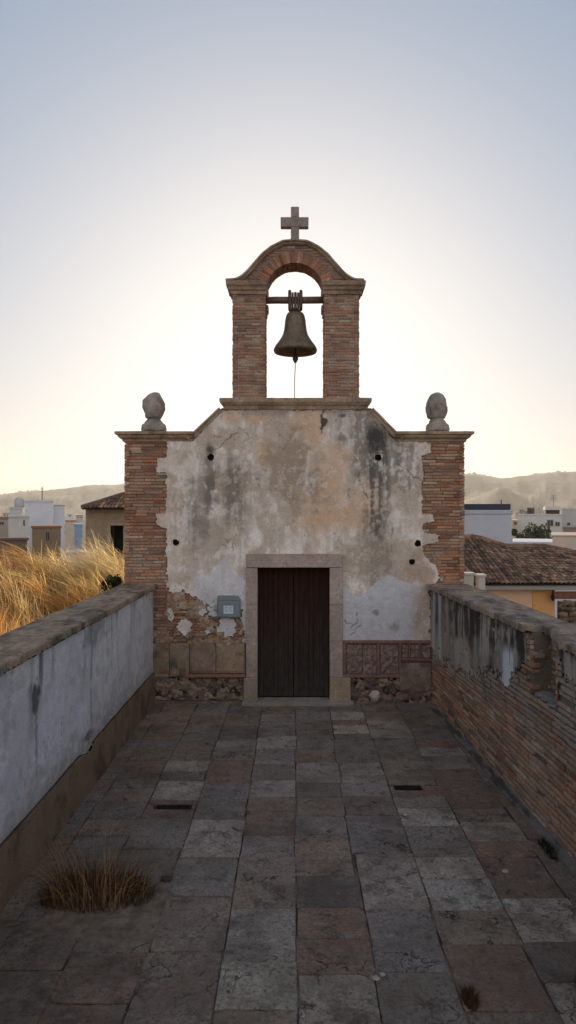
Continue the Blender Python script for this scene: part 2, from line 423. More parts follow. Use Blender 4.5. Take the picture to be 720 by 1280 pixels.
def inpoly(px, py, poly):
    r = np.zeros(px.shape, bool); n = len(poly)
    for i in range(n):
        x1, y1 = poly[i]; x2, y2 = poly[(i + 1) % n]
        if y1 == y2: continue
        r ^= ((y1 > py) != (y2 > py)) & (px < (x2 - x1) * (py - y1) / (y2 - y1) + x1)
    return r
g = .0122
xs = np.arange(fx(190), fx(556), g); zsn = np.arange(fz(803), fz(509), g)
GX, GZ = np.meshgrid(xs, zsn, indexing='ij')
PX = CX + GX * S; PY = 640 - (GZ - CAMH) * S
wa = 4.5 + 6 * sm(700, 735, PY)
wx = PX + (fbm(PX / 4, PY / 4, 4, 5) - .5) * wa; wy = PY + (fbm(PX / 4, PY / 4, 4, 6) - .5) * wa
outline = [(208, 548), (209, 571), (196, 572), (195, 590), (208, 592), (207, 640), (195, 641), (196, 656), (208, 660), (208, 700), (209, 735), (212, 742), (232, 738), (246, 748), (258, 758),
           (262, 768), (272, 770), (274, 762), (302, 762), (302, 772), (304, 785), (304, 806), (538, 806), (537, 735), (553, 724), (545, 706), (531, 694), (528, 682), (548, 678), (550, 668), (530, 664),
           (529, 655), (543, 653), (541, 643), (528, 642), (527, 610), (529, 590), (527, 570), (538, 566), (538, 553), (490, 548), (463, 512), (277, 512), (243, 548)]
keepv = inpoly(wx, wy, outline)
for cx, cy, rx, ry in ((231, 783, 9, 10), (284, 783, 12, 14), (253, 765, 6, 8), (262, 789, 6, 5), (214, 768, 4, 9)):
    keepv |= ((wx - cx) / rx) ** 2 + ((wy - cy) / ry) ** 2 < 1
for cx, cy, rx, ry in ((242, 749, 6, 4), (221, 742, 4, 3)):
    keepv &= ~(((wx - cx) / rx) ** 2 + ((wy - cy) / ry) ** 2 < 1)
holes = ((264, 571.5, 3.6), (472.5, 572, 3.8), (220, 678, 3.4), (522, 679, 3.6), (515, 702, 3.2))
wx2 = PX + (fbm(PX / 2.5, PY / 2.5, 2, 8) - .5) * 2; 
for cx, cy, r in holes: keepv &= np.hypot(wx2 - cx, PY - cy) > r
keepv &= ~((PX > 309.5) & (PX < 426.5) & (PY > 693.5))
# straight (un-noised) limits under cornices
keepv &= PY > np.interp(PX, [190, 243, 278, 462, 493, 560], [549, 549, 510, 510, 549, 549])
kc = keepv[:-1, :-1] & keepv[1:, :-1] & keepv[1:, 1:] & keepv[:-1, 1:]
colr = plaster_color(PX, PY)
bd = (fbm(PX / 40, PY / 40, 4, 51) - .5) * .035 + (fbm(PX / 6, PY / 6, 4, 52) - .5) * .012
layer = sm(.46, .56, fbm(PX / 25, PY / 25, 5, 41)) * .003
P = np.stack([GX, Yf - .026 - layer - bd * .6, GZ], -1)
sheet('plaster', P, kc, (0, .045, 0), colr, M_plaster, chapel)
for cx, cy, r in holes:
    mb = MB(); mb.lathe([(0, 0), (.05, .0), (.058, .001)], (0, 0, 0), 12, (.008, .007, .006))  # near-black disc stands in for the shade deep inside the hole
    mb.v = [(fx(cx) + x, Yf - .012 + z, fz(cy) + y) for x, y, z in mb.v]
    mb.build('putlog_hole_shade', M_mortar, chapel)

# ---- cornices: stacked mouldings on a rectangle plan
def cornice(name, rx0, rx1, ry0, ry1, prof, mat=M_cornice, col=(.40, .285, .195), sides=(1, 1, 1, 1), noise_=.006, parent=chapel, dark=.5):
    mb = MB(); step = .06
    def ring(p, z):
        x0 = rx0 - p * sides[0]; x1 = rx1 + p * sides[1]; ya = ry0 - p * sides[2]; yb = ry1 + p * sides[3]
        out = []
        nx = max(2, int((rx1 - rx0) / step)); ny = max(2, int((ry1 - ry0) / step))
        for k in range(nx): out.append((x0 + (x1 - x0) * k / nx, ya))
        for k in range(ny): out.append((x1, ya + (yb - ya) * k / ny))
        for k in range(nx): out.append((x1 - (x1 - x0) * k / nx, yb))
        for k in range(ny): out.append((x0, yb - (yb - ya) * k / ny))
        return [(x, y, z) for x, y in out]
    rings = [ring(p, z) for p, z in prof]
    n = len(rings[0]); vs = []
    for i, r in enumerate(rings):
        for v in r:
            q = Vector(v); d = mnoise.noise(q * 4) * noise_ + mnoise.noise(q * 17) * noise_ * .8
            vs.append((v[0] + d, v[1] - d, v[2] + mnoise.noise(q * 9 + Vector((5, 5, 5))) * noise_))
    fs = [(i * n + k, i * n + (k + 1) % n, (i + 1) * n + (k + 1) % n, (i + 1) * n + k) for i in range(len(rings) - 1) for k in range(n)]
    fs += [tuple(range(n))[::-1], tuple(range((len(rings) - 1) * n, len(rings) * n))]
    mb.add(vs, fs, col)
    for i, v in enumerate(mb.v):
        q = Vector(v); t = max(0, mnoise.noise(q * 2.3) * 1.6 + mnoise.noise(q * 8) * .6)
        mb.c[i] = tuple(np.array(col) * (1 - dark * min(1, t))) + (1,)
    return mb.build(name, mat, parent)
zc0, zc1 = fz(552), fz(540)
prof_s = [(.0, zc0 - .01), (.03, zc0), (.04, zc0 + .035), (.075, zc0 + .055), (.10, zc0 + .075), (.105, zc0 + .105), (.145, zc0 + .12), (.148, zc1 - .008), (.135, zc1)]
cornice('cornice', fx(156), fx(243), Yf, Yf + .6, prof_s, sides=(1, 0, 1, 0))
cornice('cornice', fx(493), fx(580), Yf, Yf + .6, prof_s, sides=(0, 1, 1, 0))
za, zb2 = fz(512), fz(498.5)
prof_t = [(.0, za - .01), (.015, za), (.03, za + .05), (.06, za + .08), (.075, za + .11), (.085, za + .12), (.09, zb2 - .01), (.08, zb2)]
cornice('cornice', fx(281.5), fx(457.5), Yf - .03, Yf + .6, prof_t, sides=(1, 1, 1, 0))
# sloping coping between shoulder and top
def sloped(x0, z0, x1, z1):
    mb = MB(); n = 14
    d = Vector((x1 - x0, 0, z1 - z0)); L_ = d.length; d.normalize(); nn = Vector((-d.z, 0, d.x))
    if nn.z < 0: nn = -nn
    prof = [(-.02, 0), (-.05, .02), (-.055, .055), (-.09, .07), (-.09, .10)]
    vs = []
    for i in range(n + 1):
        p = Vector((x0, 0, z0)) + d * (L_ * i / n)
        row = [(p + nn * h + Vector((0, Yf + y, 0))) for y, h in prof] + [p + nn * .10 + Vector((0, Yf + .6, 0)), p + Vector((0, Yf + .6, 0))]
        for q in row:
            w = mnoise.noise(q * 7) * .009; vs.append((q.x + w, q.y + w, q.z + w))
    m = 7
    fs = [(i * m + k, (i + 1) * m + k, (i + 1) * m + (k + 1) % m, i * m + (k + 1) % m) for i in range(n) for k in range(m)]
    fs += [tuple(range(m)), tuple(range(n * m, n * m + m))[::-1]]
    mb.add(vs, fs, (.40, .31, .23)); return mb.build('coping', M_cornice, chapel)
sloped(fx(239), fz(553), fx(279), fz(515)); sloped(fx(498), fz(553), fx(461), fz(515))

# ---- bell gable
PD = .46
def graybrick(x, z): return brick_col(.95, .3)
for X0, X1 in ((fx(290.5), fx(332)), (fx(405), fx(449))):
    mb = MB(); zb0, zb1 = fz(499), fz(367)
    mb.box(X0 + .012, X1 - .012, Yf + .009, Yf + PD - .012, zb0, zb1, (.38, .30, .23))
    H = zb1 - zb0
    for org, u, n, W in (((X0, Yf, zb0), X_, -Y_, X1 - X0), ((X1, Yf, zb0), Y_, X_, PD), ((X1, Yf + PD, zb0), -X_, Y_, X1 - X0), ((X0, Yf + PD, zb0), -Y_, -X_, PD)):
        bricks(mb, org, u, Z_, n, W, H, ch=.053, bl=.22, col=graybrick, j=.006, out=.007)
    mb.build('pier', M_brick, chapel)
# imposts
zi0, zi1 = fz(368), fz(352.5)
prof_i = [(.0, zi0 - .005), (.03, zi0), (.035, zi0 + .055), (.065, zi0 + .075), (.075, zi0 + .12), (.105, zi0 + .145), (.11, zi1 - .01), (.10, zi1)]
cornice('impost', fx(290.5), fx(333.5), Yf, Yf + PD, prof_i, sides=(1, .12, .9, .9), col=(.38, .26, .18))
cornice('impost', fx(403.5), fx(449), Yf, Yf + PD, prof_i, sides=(.12, 1, .9, .9), col=(.38, .26, .18))
# arch body
ACX = fx(368.6); ACZ = fz(364.5); AR = 36.3 / S
ext = [(0, 303.5), (15, 305), (29, 312), (39.5, 320.5), (48, 330), (55.5, 339), (63, 346.5), (70, 351), (76, 352.6), (86, 353)]
def extrados(nh=24):
    out = []
    for i in range(nh + 1):
        x = 86 * i / nh; y = np.interp(x, [e[0] for e in ext], [e[1] for e in ext])
        out.append((x / S, fz(y)))
    return out
E = extrados(); full = [(-x, z) for x, z in E[::-1]] + E[1:]
mb = MB(); n = len(full)
intr = []
a0 = math.asin((zi1 - ACZ) / AR)
for i in range(n):
    an = math.pi - a0 - (math.pi - 2 * a0) * i / (n - 1)
    intr.append((AR * math.cos(an), ACZ + AR * math.sin(an)))
mb2 = MB()
vs = []
for y in (Yf + .01, Yf + PD - .01):
    vs += [(ACX + x, y, z) for x, z in full] + [(ACX + x, y, z) for x, z in intr]
fs = []
for i in range(n - 1):
    fs += [(i, n + i, n + i + 1, i + 1), (2 * n + i + 1, 3 * n + i + 1, 3 * n + i, 2 * n + i),
           (i + 1, 2 * n + i + 1, 2 * n + i, i), (n + i, 3 * n + i, 3 * n + i + 1, n + i + 1)]
fs += [(0, 2 * n, 3 * n, n), (n - 1, 2 * n - 1, 4 * n - 1, 3 * n - 1)]
mb2.add(vs, fs, (.27, .20, .155)); 
# spandrel bricks laid flat above the voussoirs
def arch_mask(x, z):
    xx = x - 1.25; zz = zi1 + z - ACZ
    r = math.hypot(xx, zz); top = np.interp(abs(xx) * S, [e[0] for e in ext], [fz(e[1]) for e in ext])
    return r > AR + .23 and zi1 + z < top - .03
for yy, nn in ((Yf, -Y_), (Yf + PD, Y_)):
    if nn.y < 0: bricks(mb2, (ACX - 1.25, yy, zi1), X_, Z_, nn, 2.5, .8, ch=.05, bl=.15, col=graybrick, mask=arch_mask, depth=.03)
    else: bricks(mb2, (ACX + 1.25, yy, zi1), -X_, Z_, nn, 2.5, .8, ch=.05, bl=.15, col=graybrick, mask=lambda x, z: arch_mask(2.5 - x, z), depth=.03)
nv = 38
for i in range(nv):
    an = a0 * .5 + (math.pi - a0) * (i + .5) / nv
    rd = Vector((math.cos(an), 0, math.sin(an))); tn = Vector((-math.sin(an), 0, math.cos(an)))
    w = (math.pi * AR / nv) * 1.08
    for k, (yy, nn) in enumerate(((Yf, -Y_), (Yf + PD, Y_))):
        L_ = random.uniform(.17, .21)
        c_ = Vector((ACX, yy, ACZ)) + rd * (AR + L_ / 2 - .004) + nn * random.uniform(-.002, .012)
        uu = tn if k == 0 else -tn
        mb2.obox(c_, uu * -1, rd, nn, w * 1.0, L_, .14, tuple(np.array(brick_col(.95, .2)) * np.array((1.05, .95, .9))), .004, .005)
    for yy in (Yf + .23,):
        c_ = Vector((ACX, yy, ACZ)) + rd * (AR - .004)
        mb2.obox(c_, tn, Y_, -rd, w * .85, .2, .05, brick_col(.95, .2), .004, .005)
mb2.build('arch', M_brick, chapel)
# moulded hood following the extrados
mb = MB(); vs = []; m = 8
for i, (x, z) in enumerate(full):
    p = Vector((ACX + x, 0, z)); q0 = full[max(i - 1, 0)]; q1 = full[min(i + 1, n - 1)]
    t = Vector((q1[0] - q0[0], 0, q1[1] - q0[1])).normalized(); nn = Vector((-t.z, 0, t.x))
    if nn.z < 0: nn = -nn
    for y, h in ((-.02, -.035), (-.05, -.02), (-.06, .0), (-.09, .012), (-.09, .04), (PD + .09, .04), (PD + .09, .012), (PD + .02, -.035)):
        q = p + nn * h + Vector((0, Yf + y, 0)); w = mnoise.noise(q * 9) * .007
        vs.append((q.x + w, q.y + w, q.z + w))
fs = [(i * m + k, (i + 1) * m + k, (i + 1) * m + (k + 1) % m, i * m + (k + 1) % m) for i in range(n - 1) for k in range(m)]
fs += [tuple(range(m)), tuple(range((n - 1) * m, n * m))[::-1]]
mb.add(vs, fs, (.36, .26, .19)); mb.build('hood_moulding', M_cornice, chapel)
# little corbels that carry the bell beam
for sx, xx in ((1, fx(332)), (-1, fx(405))):
    mb = MB(); z = fz(378.5)
    mb.bevbox(min(xx, xx + sx * .045), max(xx, xx + sx * .045), Yf + .12, Yf + .34, z - .12, z, .012, (.27, .16, .11), .004)
    mb.bevbox(min(xx, xx + sx * .025), max(xx, xx + sx * .025), Yf + .12, Yf + .34, z - .2, z - .12, .008, (.27, .16, .11), .004)
    mb.build('corbel', M_stone, chapel)
def fxd(px): return (px - CX) * (Yf + .23) / F
def fzd(py): return CAMH + (640.0 - py) * (Yf + .23) / F
# cross
mb = MB(); yc = Yf + PD / 2; cc = (.33, .265, .22)
mb.bevbox(fxd(363.6), fxd(373.8), yc - .06, yc + .06, fzd(304), fzd(285.2), .008, cc, .002)
mb.bevbox(fxd(350.8), fxd(385.6), yc - .063, yc + .063, fzd(285.2), fzd(273), .008, cc, .002)
mb.bevbox(fxd(363.6), fxd(373.8), yc - .06, yc + .06, fzd(273), fzd(260), .008, cc, .002)
mb.build('cross', M_stone, chapel)
# finials
def finial(px, lean, seed):
    mb = MB(); zb = fzd(540); c = (fxd(px), Yf + .22, zb)
    prof = [(0, .0), (.2, .0), (.214, .02), (.216, .05), (.21, .10), (.195, .135), (.16, .15), (.15, .18), (.125, .215), (.118, .24), (.15, .25), (.155, .27), (.17, .285), (.185, .32), (.20, .36), (.207, .40), (.21, .44), (.207, .48), (.198, .53), (.182, .58), (.16, .62), (.13, .66), (.09, .69), (.04, .71), (0, .715)]
    mb.lathe(prof, c, 44, (.30, .25, .20), .14)
    for i, v in enumerate(mb.v):
        h = v[2] - zb; q = Vector(v) * 6 + Vector((seed, 0, 0))
        an = math.atan2(v[1] - c[1], v[0] - c[0])
        if h > .27:
            k_ = 1 - .10 * abs(math.sin(4 * an + h * 9 + seed)) ** 2 * min(1, (.72 - h) * 6) - .05 * abs(math.sin(h * 26 + 2 * math.cos(4 * an)))
            v = (c[0] + (v[0] - c[0]) * k_, c[1] + (v[1] - c[1]) * k_, v[2])
        w = mnoise.noise(q) * .022 - abs(mnoise.noise(q * 1.8)) * .025 + .008 + mnoise.noise(q * 5) * .014
        mb.v[i] = (v[0] + lean * h + w, v[1] + w, v[2] + w * .6)
        t = max(0, min(1, mnoise.noise(q * .7) * 1.5 + .2)); mb.c[i] = tuple(np.array((.36, .31, .26)) * (1 - .55 * t)) + (1,)
    return mb.build('finial', M_stone, chapel, smooth=True)
finial(192.5, .0, 3); finial(546, -.01, 9)

# ---- door surround, door, threshold
SC = (.385, .30, .25)
mb = MB(); yf = Yf - .085
zj = fz(846)
for a, b in ((fx(308), dx0), (dx1, fx(428))):
    zz = zj
    for k in range(3):
        z2 = zz + (fz(709.5) - zj) / 3
        c_ = tuple(np.array(SC) * random.uniform(.93, 1.05)); mb.bevbox(a, b, yf, Yf + .3, zz + .001, z2 - .001, .007, c_, .0015); zz = z2
mb.bevbox(fx(305), dx0, yf - .012, Yf + .3, dz0 - .06, zj, .012, (.34, .27, .20), .004)
mb.bevbox(dx1, fx(438), yf - .012, Yf + .3, dz0 - .06, zj, .012, (.36, .27, .18), .004)
mb.bevbox(fx(308), fx(428), yf - .002, Yf + .3, fz(709), fz(692), .008, SC, .002)
mb.build('door_surround', M_stone, chapel)
mb = MB(); mb.bevbox(fx(303), fx(441), Yf - .22, Yf + .3, -.05, dz0 - .02, .012, (.27, .235, .20), .004); mb.build('threshold', M_stone, chapel)
door = MB(); yd = Yf + .1
door.box(dx0, dx1, yd + .06, yd + .1, dz0 - .02, dz1 + .03, (.012, .007, .006))
door = door.build('door', M_wood, chapel)
seam = fx(367); DC = (.030, .0105, .0075)
for a, b in ((dx0 + .01, seam - .006), (seam + .006, dx1 - .01)):
    mb = MB(); w = .085; za_, zb_ = dz0 + .005, dz1 - .005
    rails = [za_, za_ + .62, za_ + 1.18, za_ + 1.72, zb_ - .03]
    mb.bevbox(a, a + w, yd, yd + .055, za_, zb_, .006, DC); mb.bevbox(b - w, b, yd, yd + .055, za_, zb_, .006, DC)
    mid = (a + b) / 2; mb.bevbox(mid - .03, mid + .03, yd + .006, yd + .05, za_, zb_, .006, DC)
    for k, r in enumerate(rails[:1]):
        h = .09 if k else .16
        r0 = min(r, zb_ - h) if k == len(rails) - 1 else r
        for p, q in ((a + w, mid - .03), (mid + .03, b - w)): mb.bevbox(p + .001, q - .001, yd + .016, yd + .05, r0, r0 + h, .006, DC)
    nb = 5
    for k in range(nb):
        p = a + w - .02 + (b - a - 2 * w + .04) * k / nb; q = a + w - .02 + (b - a - 2 * w + .04) * (k + 1) / nb
        mb.bevbox(p + .002, q - .002, yd + .026 + .002 * (k % 2), yd + .05, za_, zb_, .003, tuple(np.array(DC) * random.uniform(.9, 1.08)))
    # sun- and rain-bleached foot
    for i, v in enumerate(mb.v):
        h = v[2] - za_
        if h < .42:
            t = .8 * (1 - h / .42); mb.c[i] = tuple(np.array(mb.c[i][:3]) * (1 - t) + np.array((.06, .055, .045)) * t) + (1,)
    mb.build('door_leaf', M_wood, door)
xs2 = np.arange(fx(192), fx(307), .011); zs2 = np.arange(fz(804), fz(732), .011)
A, B = np.meshgrid(xs2, zs2, indexing='ij'); pa = CX + A * S; pb = 640 - (B - CAMH) * S
m1 = fbm(pa / 16, pb / 12, 5, 601); m2 = fbm(pa / 4, pb / 4, 4, 602)
kv = (m1 + (m2 - .5) * .35 > .49) & (pb > np.interp(pa, [192, 208, 209, 240, 262, 300], [790, 760, 740, 738, 756, 770]))
kc = kv[:-1, :-1] & kv[1:, :-1] & kv[1:, 1:] & kv[:-1, 1:]
cc_ = np.zeros(A.shape + (3,)) + np.array((.36, .25, .165)); cc_ = mix(cc_, (.46, .24, .12), sm(.5, .62, fbm(pa / 9, pb / 7, 4, 603)) * .7); cc_ = mix(cc_, (.20, .145, .105), sm(.5, .66, m2) * .7); cc_ = mix(cc_, (.48, .40, .32), sm(.58, .68, fbm(pa / 5, pb / 5, 4, 604)) * .7)
sheet('crumbling_render', np.stack([A, Yf - .018 - (m2 - .5) * .03 - (m1 - .49) * .05, B], -1), kc, (0, .035, 0), cc_, M_stone, chapel)
mb = MB(); hc = Vector((fx(371.5), yd - .015, fz(795)))
mb.tube([hc + Vector((math.cos(t) * .035, 0, math.sin(t) * .035)) for t in np.linspace(0, 2 * math.pi, 17)], .006, 6, (.03, .025, .02))
mb.bevbox(hc.x - .02, hc.x + .02, yd - .012, yd + .001, hc.z + .02, hc.z + .09, .004, (.03, .025, .02))
mb.build('handle', M_iron, door)

# ---- stone dado on the left
def blk(x0, x1, y0_, y1_, col, dy=0, b=.014, name='stone_block'):
    mb = MB(); nx = max(2, int((x1 - x0) / 1.6)); nz_ = max(2, int((y1_ - y0_) / 1.6))
    gx = np.linspace(fx(x0), fx(x1), nx); gz = np.linspace(fz(y1_), fz(y0_), nz_)
    A, B = np.meshgrid(gx, gz, indexing='ij')
    pa = CX + A * S; pb = 640 - (B - CAMH) * S
    ed = np.minimum(np.minimum(A - gx[0], gx[-1] - A), np.minimum(B - gz[0], gz[-1] - B))
    rnd = -sm(0, .03, ed) * .02
    yy = Yf - .02 - dy + rnd + (fbm(pa / 9, pb / 9, 4, int(x0)) - .5) * .03
    sh = (fbm(pa / 5, pb / 5, 2, 4) - .5) * .012
    cc_ = np.zeros(A.shape + (3,)) + np.array(col)
    cc_ = mix(cc_, (.10, .08, .065), sm(.48, .72, fbm(pa / 12, pb / 12, 5, int(x0) + 3)) * .75)
    cc_ = mix(cc_, (.36, .28, .19), sm(.55, .75, fbm(pa / 10, pb / 10, 4, int(x0) + 9)) * .5)
    return sheet(name, np.stack([A + sh, yy, B + sh], -1), np.ones((nx - 1, nz_ - 1), bool), (0, .08, 0), cc_, M_stone, chapel)
blk(190, 212, 803, 842, (.27, .195, .13)); blk(212.6, 237, 803, 845, (.28, .205, .135), .006); blk(237.6, 270, 802, 841, (.27, .185, .14), -.004); blk(270.6, 306, 803, 841, (.33, .235, .15), .004)
blk(190, 236, 846, 862, (.25, .18, .12), .0)
mb = MB(); mb.bevbox(fx(232), fx(307), Yf - .1, Yf + .03, fz(845.5), fz(842), .008, (.26, .13, .09), .004); mb.build('brick_ledge', M_brick, chapel)
def rubble(x0, x1, y0_, y1_, seed, pale=()):
    random.seed(seed); mb = MB()
    nx, nz_ = int((x1 - x0) * 1.2), int((y1_ - y0_) * 1.2)
    A, B = np.meshgrid(np.linspace(fx(x0), fx(x1), nx), np.linspace(fz(y1_), fz(y0_), nz_), indexing='ij')
    cm = np.zeros(A.shape + (3,)) + np.array((.17, .13, .095)); cm = mix(cm, (.04, .032, .027), sm(.45, .6, fbm(A * 12, B * 12, 4, seed)))
    sheet('rubble_mortar', np.stack([A, Yf - .052 + .05 * fbm(A * 9, B * 9, 4, seed + 1), B], -1), np.ones((nx - 1, nz_ - 1), bool), (0, .06, 0), cm, M_mortar, chapel)
    cols = [(.22, .16, .12), (.27, .20, .14), (.17, .125, .10), (.23, .15, .11), (.30, .225, .155), (.12, .10, .085)]
    placed = [(x, y, r) for x, y, r in pale]
    for rmax, tries in ((8.2, 60), (6.8, 160), (5.4, 400), (4.0, 900), (2.7, 1500)):
        for _ in range(tries):
            r = rmax * random.uniform(.85, 1.08); x = random.uniform(x0 + r * .5, x1 - r * .5); y = random.uniform(y0_ + r * .5, y1_ - r * .2)
            if all(math.hypot(x - a, (y - b) * 1.15) > (r + c_) * .93 for a, b, c_ in placed): placed.append((x, y, r))
    for x, y, r in placed[len(pale):]:
        k_ = tuple(np.array(random.choice(cols)) * random.uniform(.75, 1.15))
        mb.rock((fx(x), Yf + .01, fz(y)), (r / S * random.uniform(1.0, 1.2), .05 + .002 * r, r / S * random.uniform(.85, 1.02)), k_, random.random() * 50, 3, .62)
    for (x, y, r) in pale: mb.rock((fx(x), Yf - .04, fz(y)), (r / S, .08, r / S * .95), (.48, .43, .38), x)
    return mb.build('rubble_base', M_stone, chapel)
rubble(191, 306, 846, 880, 5); rubble(438, 538, 846, 880, 6, ((468, 869, 7.5),))
blk(191, 306, 874, 881, (.15, .12, .10), .03, name='footing')

# ---- terracotta panel on the right
tp = MB(); TC = (.23, .135, .11)
tp.box(fx(429.5), fx(537), Yf - .03, Yf + .02, fz(844), fz(801), (.20, .13, .115))
tp = tp.build('terracotta_dado', M_brick, chapel)
mb = MB()
for x0, x1, y0_, y1_ in ((428, 538, 799.5, 803.5), (428, 502, 842.5, 846), (428, 432, 803.5, 842.5), (471, 474, 803.5, 842.5), (498, 501, 803.5, 842.5), (510, 512, 803.5, 822), (523, 525, 803.5, 822), (501, 538, 822, 825)):
    mb.bevbox(fx(x0), fx(x1), Yf - .065, Yf - .02, fz(y1_), fz(y0_), .006, tuple(np.array(TC) * random.uniform(.85, 1.1)), .003)
mb.build('frame', M_brick, tp)
def panel(x0, x1, y0_, y1_, col):
    nx = int((x1 - x0) * 1.3); nz_ = int((y1_ - y0_) * 1.3)
    A, B = np.meshgrid(np.linspace(fx(x0), fx(x1), nx), np.linspace(fz(y1_), fz(y0_), nz_), indexing='ij')
    pa = CX + A * S; pb = 640 - (B - CAMH) * S
    rl = fbm(pa / 3, pb / 3, 3, int(x0)); 
    cc_ = np.zeros(A.shape + (3,)) + np.array(col); cc_ = mix(cc_, (.12, .08, .07), sm(.45, .65, fbm(pa / 4, pb / 4, 4, int(x0) + 1)) * .6); cc_ = mix(cc_, (.36, .27, .24), sm(.55, .7, rl) * .5)
    sheet('panel', np.stack([A, Yf - .04 - .015 * sm(.4, .6, rl), B], -1), np.ones((nx - 1, nz_ - 1), bool), (0, .02, 0), cc_, M_brick, tp)
for a in ((433, 452, 805, 841), (453, 470, 805, 841), (475, 497, 805, 841), (502, 509.5, 805, 821), (512.5, 522.5, 805, 821), (525.5, 537, 805, 821)): panel(*a, (.235, .16, .135))
blk(499, 538, 827, 863, (.23, .165, .135), .045)

# ================================================================== BELL
by = Yf + .23
bell = empty('bell', (fxd(369), by, fzd(375)), 'dark bronze bell hanging in the arch of the gable, with a pull rope', 'bell')
mb = MB(); bc = (.17, .125, .08); bx = fxd(369.2)
pr = [(0, 390.6), (7, 390.8), (10.2, 392), (11.8, 395), (12.9, 400), (13.6, 406), (14.4, 412), (15.6, 417.5), (17.8, 422), (21, 426.8), (24.4, 431.5), (27, 435.5), (27.8, 438.2), (26.8, 440.6), (25, 440.6), (20, 432), (13, 420), (10.5, 405), (9, 396), (0, 394)]
mb.lathe([(r / S, fzd(y)) for r, y in pr], (bx, by, 0), 48, bc)
for yy, rr in ((402, 13.2), (417, 15.4), (432.5, 25.1)):
    mb.lathe([((rr - .3) / S, fzd(yy + .7)), ((rr + .35) / S, fzd(yy)), ((rr - .4) / S, fzd(yy - .7))], (bx, by, 0), 48, bc)
mb.build('bell_body', M_bronze, bell, smooth=True)
mb = MB(); mb.tube([(bx, by, fzd(396)), (bx, by, fzd(443))], [.012, .016], 8, (.06, .05, .04))
mb.lathe([(0, fzd(454.2)), (1.3 / S, fzd(453.6)), (2.2 / S, fzd(452)), (3.6 / S, fzd(449.6)), (3.7 / S, fzd(447.5)), (2.4 / S, fzd(445)), (2.0 / S, fzd(442)), (0, fzd(441))], (bx, by, 0), 16, (.10, .065, .045))
mb.build('clapper', M_iron, bell, smooth=True)
mb = MB(); mb.tube([(fxd(331), by, fzd(375.6)), (fxd(345), by, fzd(375.2)), (fxd(369), by, fzd(375.4)), (fxd(406), by, fzd(375))], .063, 14, (.19, .125, .09)); mb.build('beam', M_wood, bell, smooth=True)
for k, (dx, w) in enumerate(((-7.2, 2.1), (-3.6, 1.5), (0, 1.9), (3.5, 1.5), (7.1, 2.1))):
    mb = MB(); xx = bx + dx / S; tall = 364 if k in (0, 4) else 366.5
    xb = bx + dx * .55 / S
    pts = [(xb, by - .05, fzd(391)), (xx, by - .07, fzd(386)), (xx, by - .075, fzd(376)), (xx, by - .06, fzd(tall + 2)), (xx, by, fzd(tall)), (xx, by + .06, fzd(tall + 2)), (xx, by + .075, fzd(376)), (xx, by + .07, fzd(386)), (xb, by + .05, fzd(391))]
    mb.tube(pts, w / S, 7, (.12, .075, .055)); mb.build('strap', M_iron, bell, smooth=True)
mb = MB(); mb.lathe([(0, fzd(387)), (3.5 / S, fzd(386.5)), (4.6 / S, fzd(389)), (4 / S, fzd(391.5))], (bx, by, 0), 14, bc)
mb.build('crown', M_bronze, bell, smooth=True)
mb = MB(); mb.tube([(bx, by, fzd(453)), (bx - .012, by, fzd(475)), (bx - .012, by, fzd(499.5))], .0095, 6, (.22, .18, .14)); mb.build('rope', M_mortar, bell)

# ================================================================== METER BOX
mbx = empty('meter_box', (fx(286.5), Yf - .05, fz(772)), 'small grey metal meter box with white sticker fixed to the plaster left of the door', 'meter box')
mb = MB(); gc = (.19, .21, .215)
y_ = Yf - .10
mb.bevbox(fx(272), fx(301), y_, Yf - .03, fz(771), fz(749), .006, gc)
x0, x1 = fx(272), fx(301)
mb.add([(x0, y_ - .008, fz(749)), (x1, y_ - .008, fz(749)), (x1, Yf - .03, fz(749)), (x0, Yf - .03, fz(749)), (x0 + .01, y_ + .012, fz(745)), (x1 - .05, y_ + .012, fz(744.2)), (x1 - .05, Yf - .03, fz(744)), (x0 + .01, Yf - .03, fz(744))],
       [(3, 2, 1, 0), (4, 5, 6, 7), (0, 1, 5, 4), (1, 2, 6, 5), (2, 3, 7, 6), (3, 0, 4, 7)], tuple(np.array(gc) * .8))
mb.build('housing', M_plastic, mbx)
mb = MB(); mb.bevbox(fx(273.5), fx(299.5), y_ - .008, y_ + .001, fz(769.8), fz(750.5), .004, (.20, .23, .24)); mb.build('lid', M_plastic, mbx)
mb = MB(); mb.box(fx(280.3), fx(292.2), y_ - .011, y_ - .0082, fz(766), fz(756), (.62, .68, .74))
mb.build('sticker', M_plastic, mbx)
mb = MB()
for yy, a, b in ((758, 281.5, 285.5), (758, 287.5, 291), (760.3, 281.5, 284), (760.3, 286, 290.5), (762.6, 281.8, 285), (762.6, 287.5, 291)):
    mb.box(fx(a), fx(b), y_ - .013, y_ - .0112, fz(yy + .5), fz(yy - .5), (.25, .3, .36))
mb.build('sticker_marking', M_plastic, mbx)
mb = MB(); mb.bevbox(fx(268.2), fx(272), Yf - .09, Yf - .03, fz(762), fz(755.5), .004, (.3, .3, .29)); mb.build('cable_gland', M_plastic, mbx)

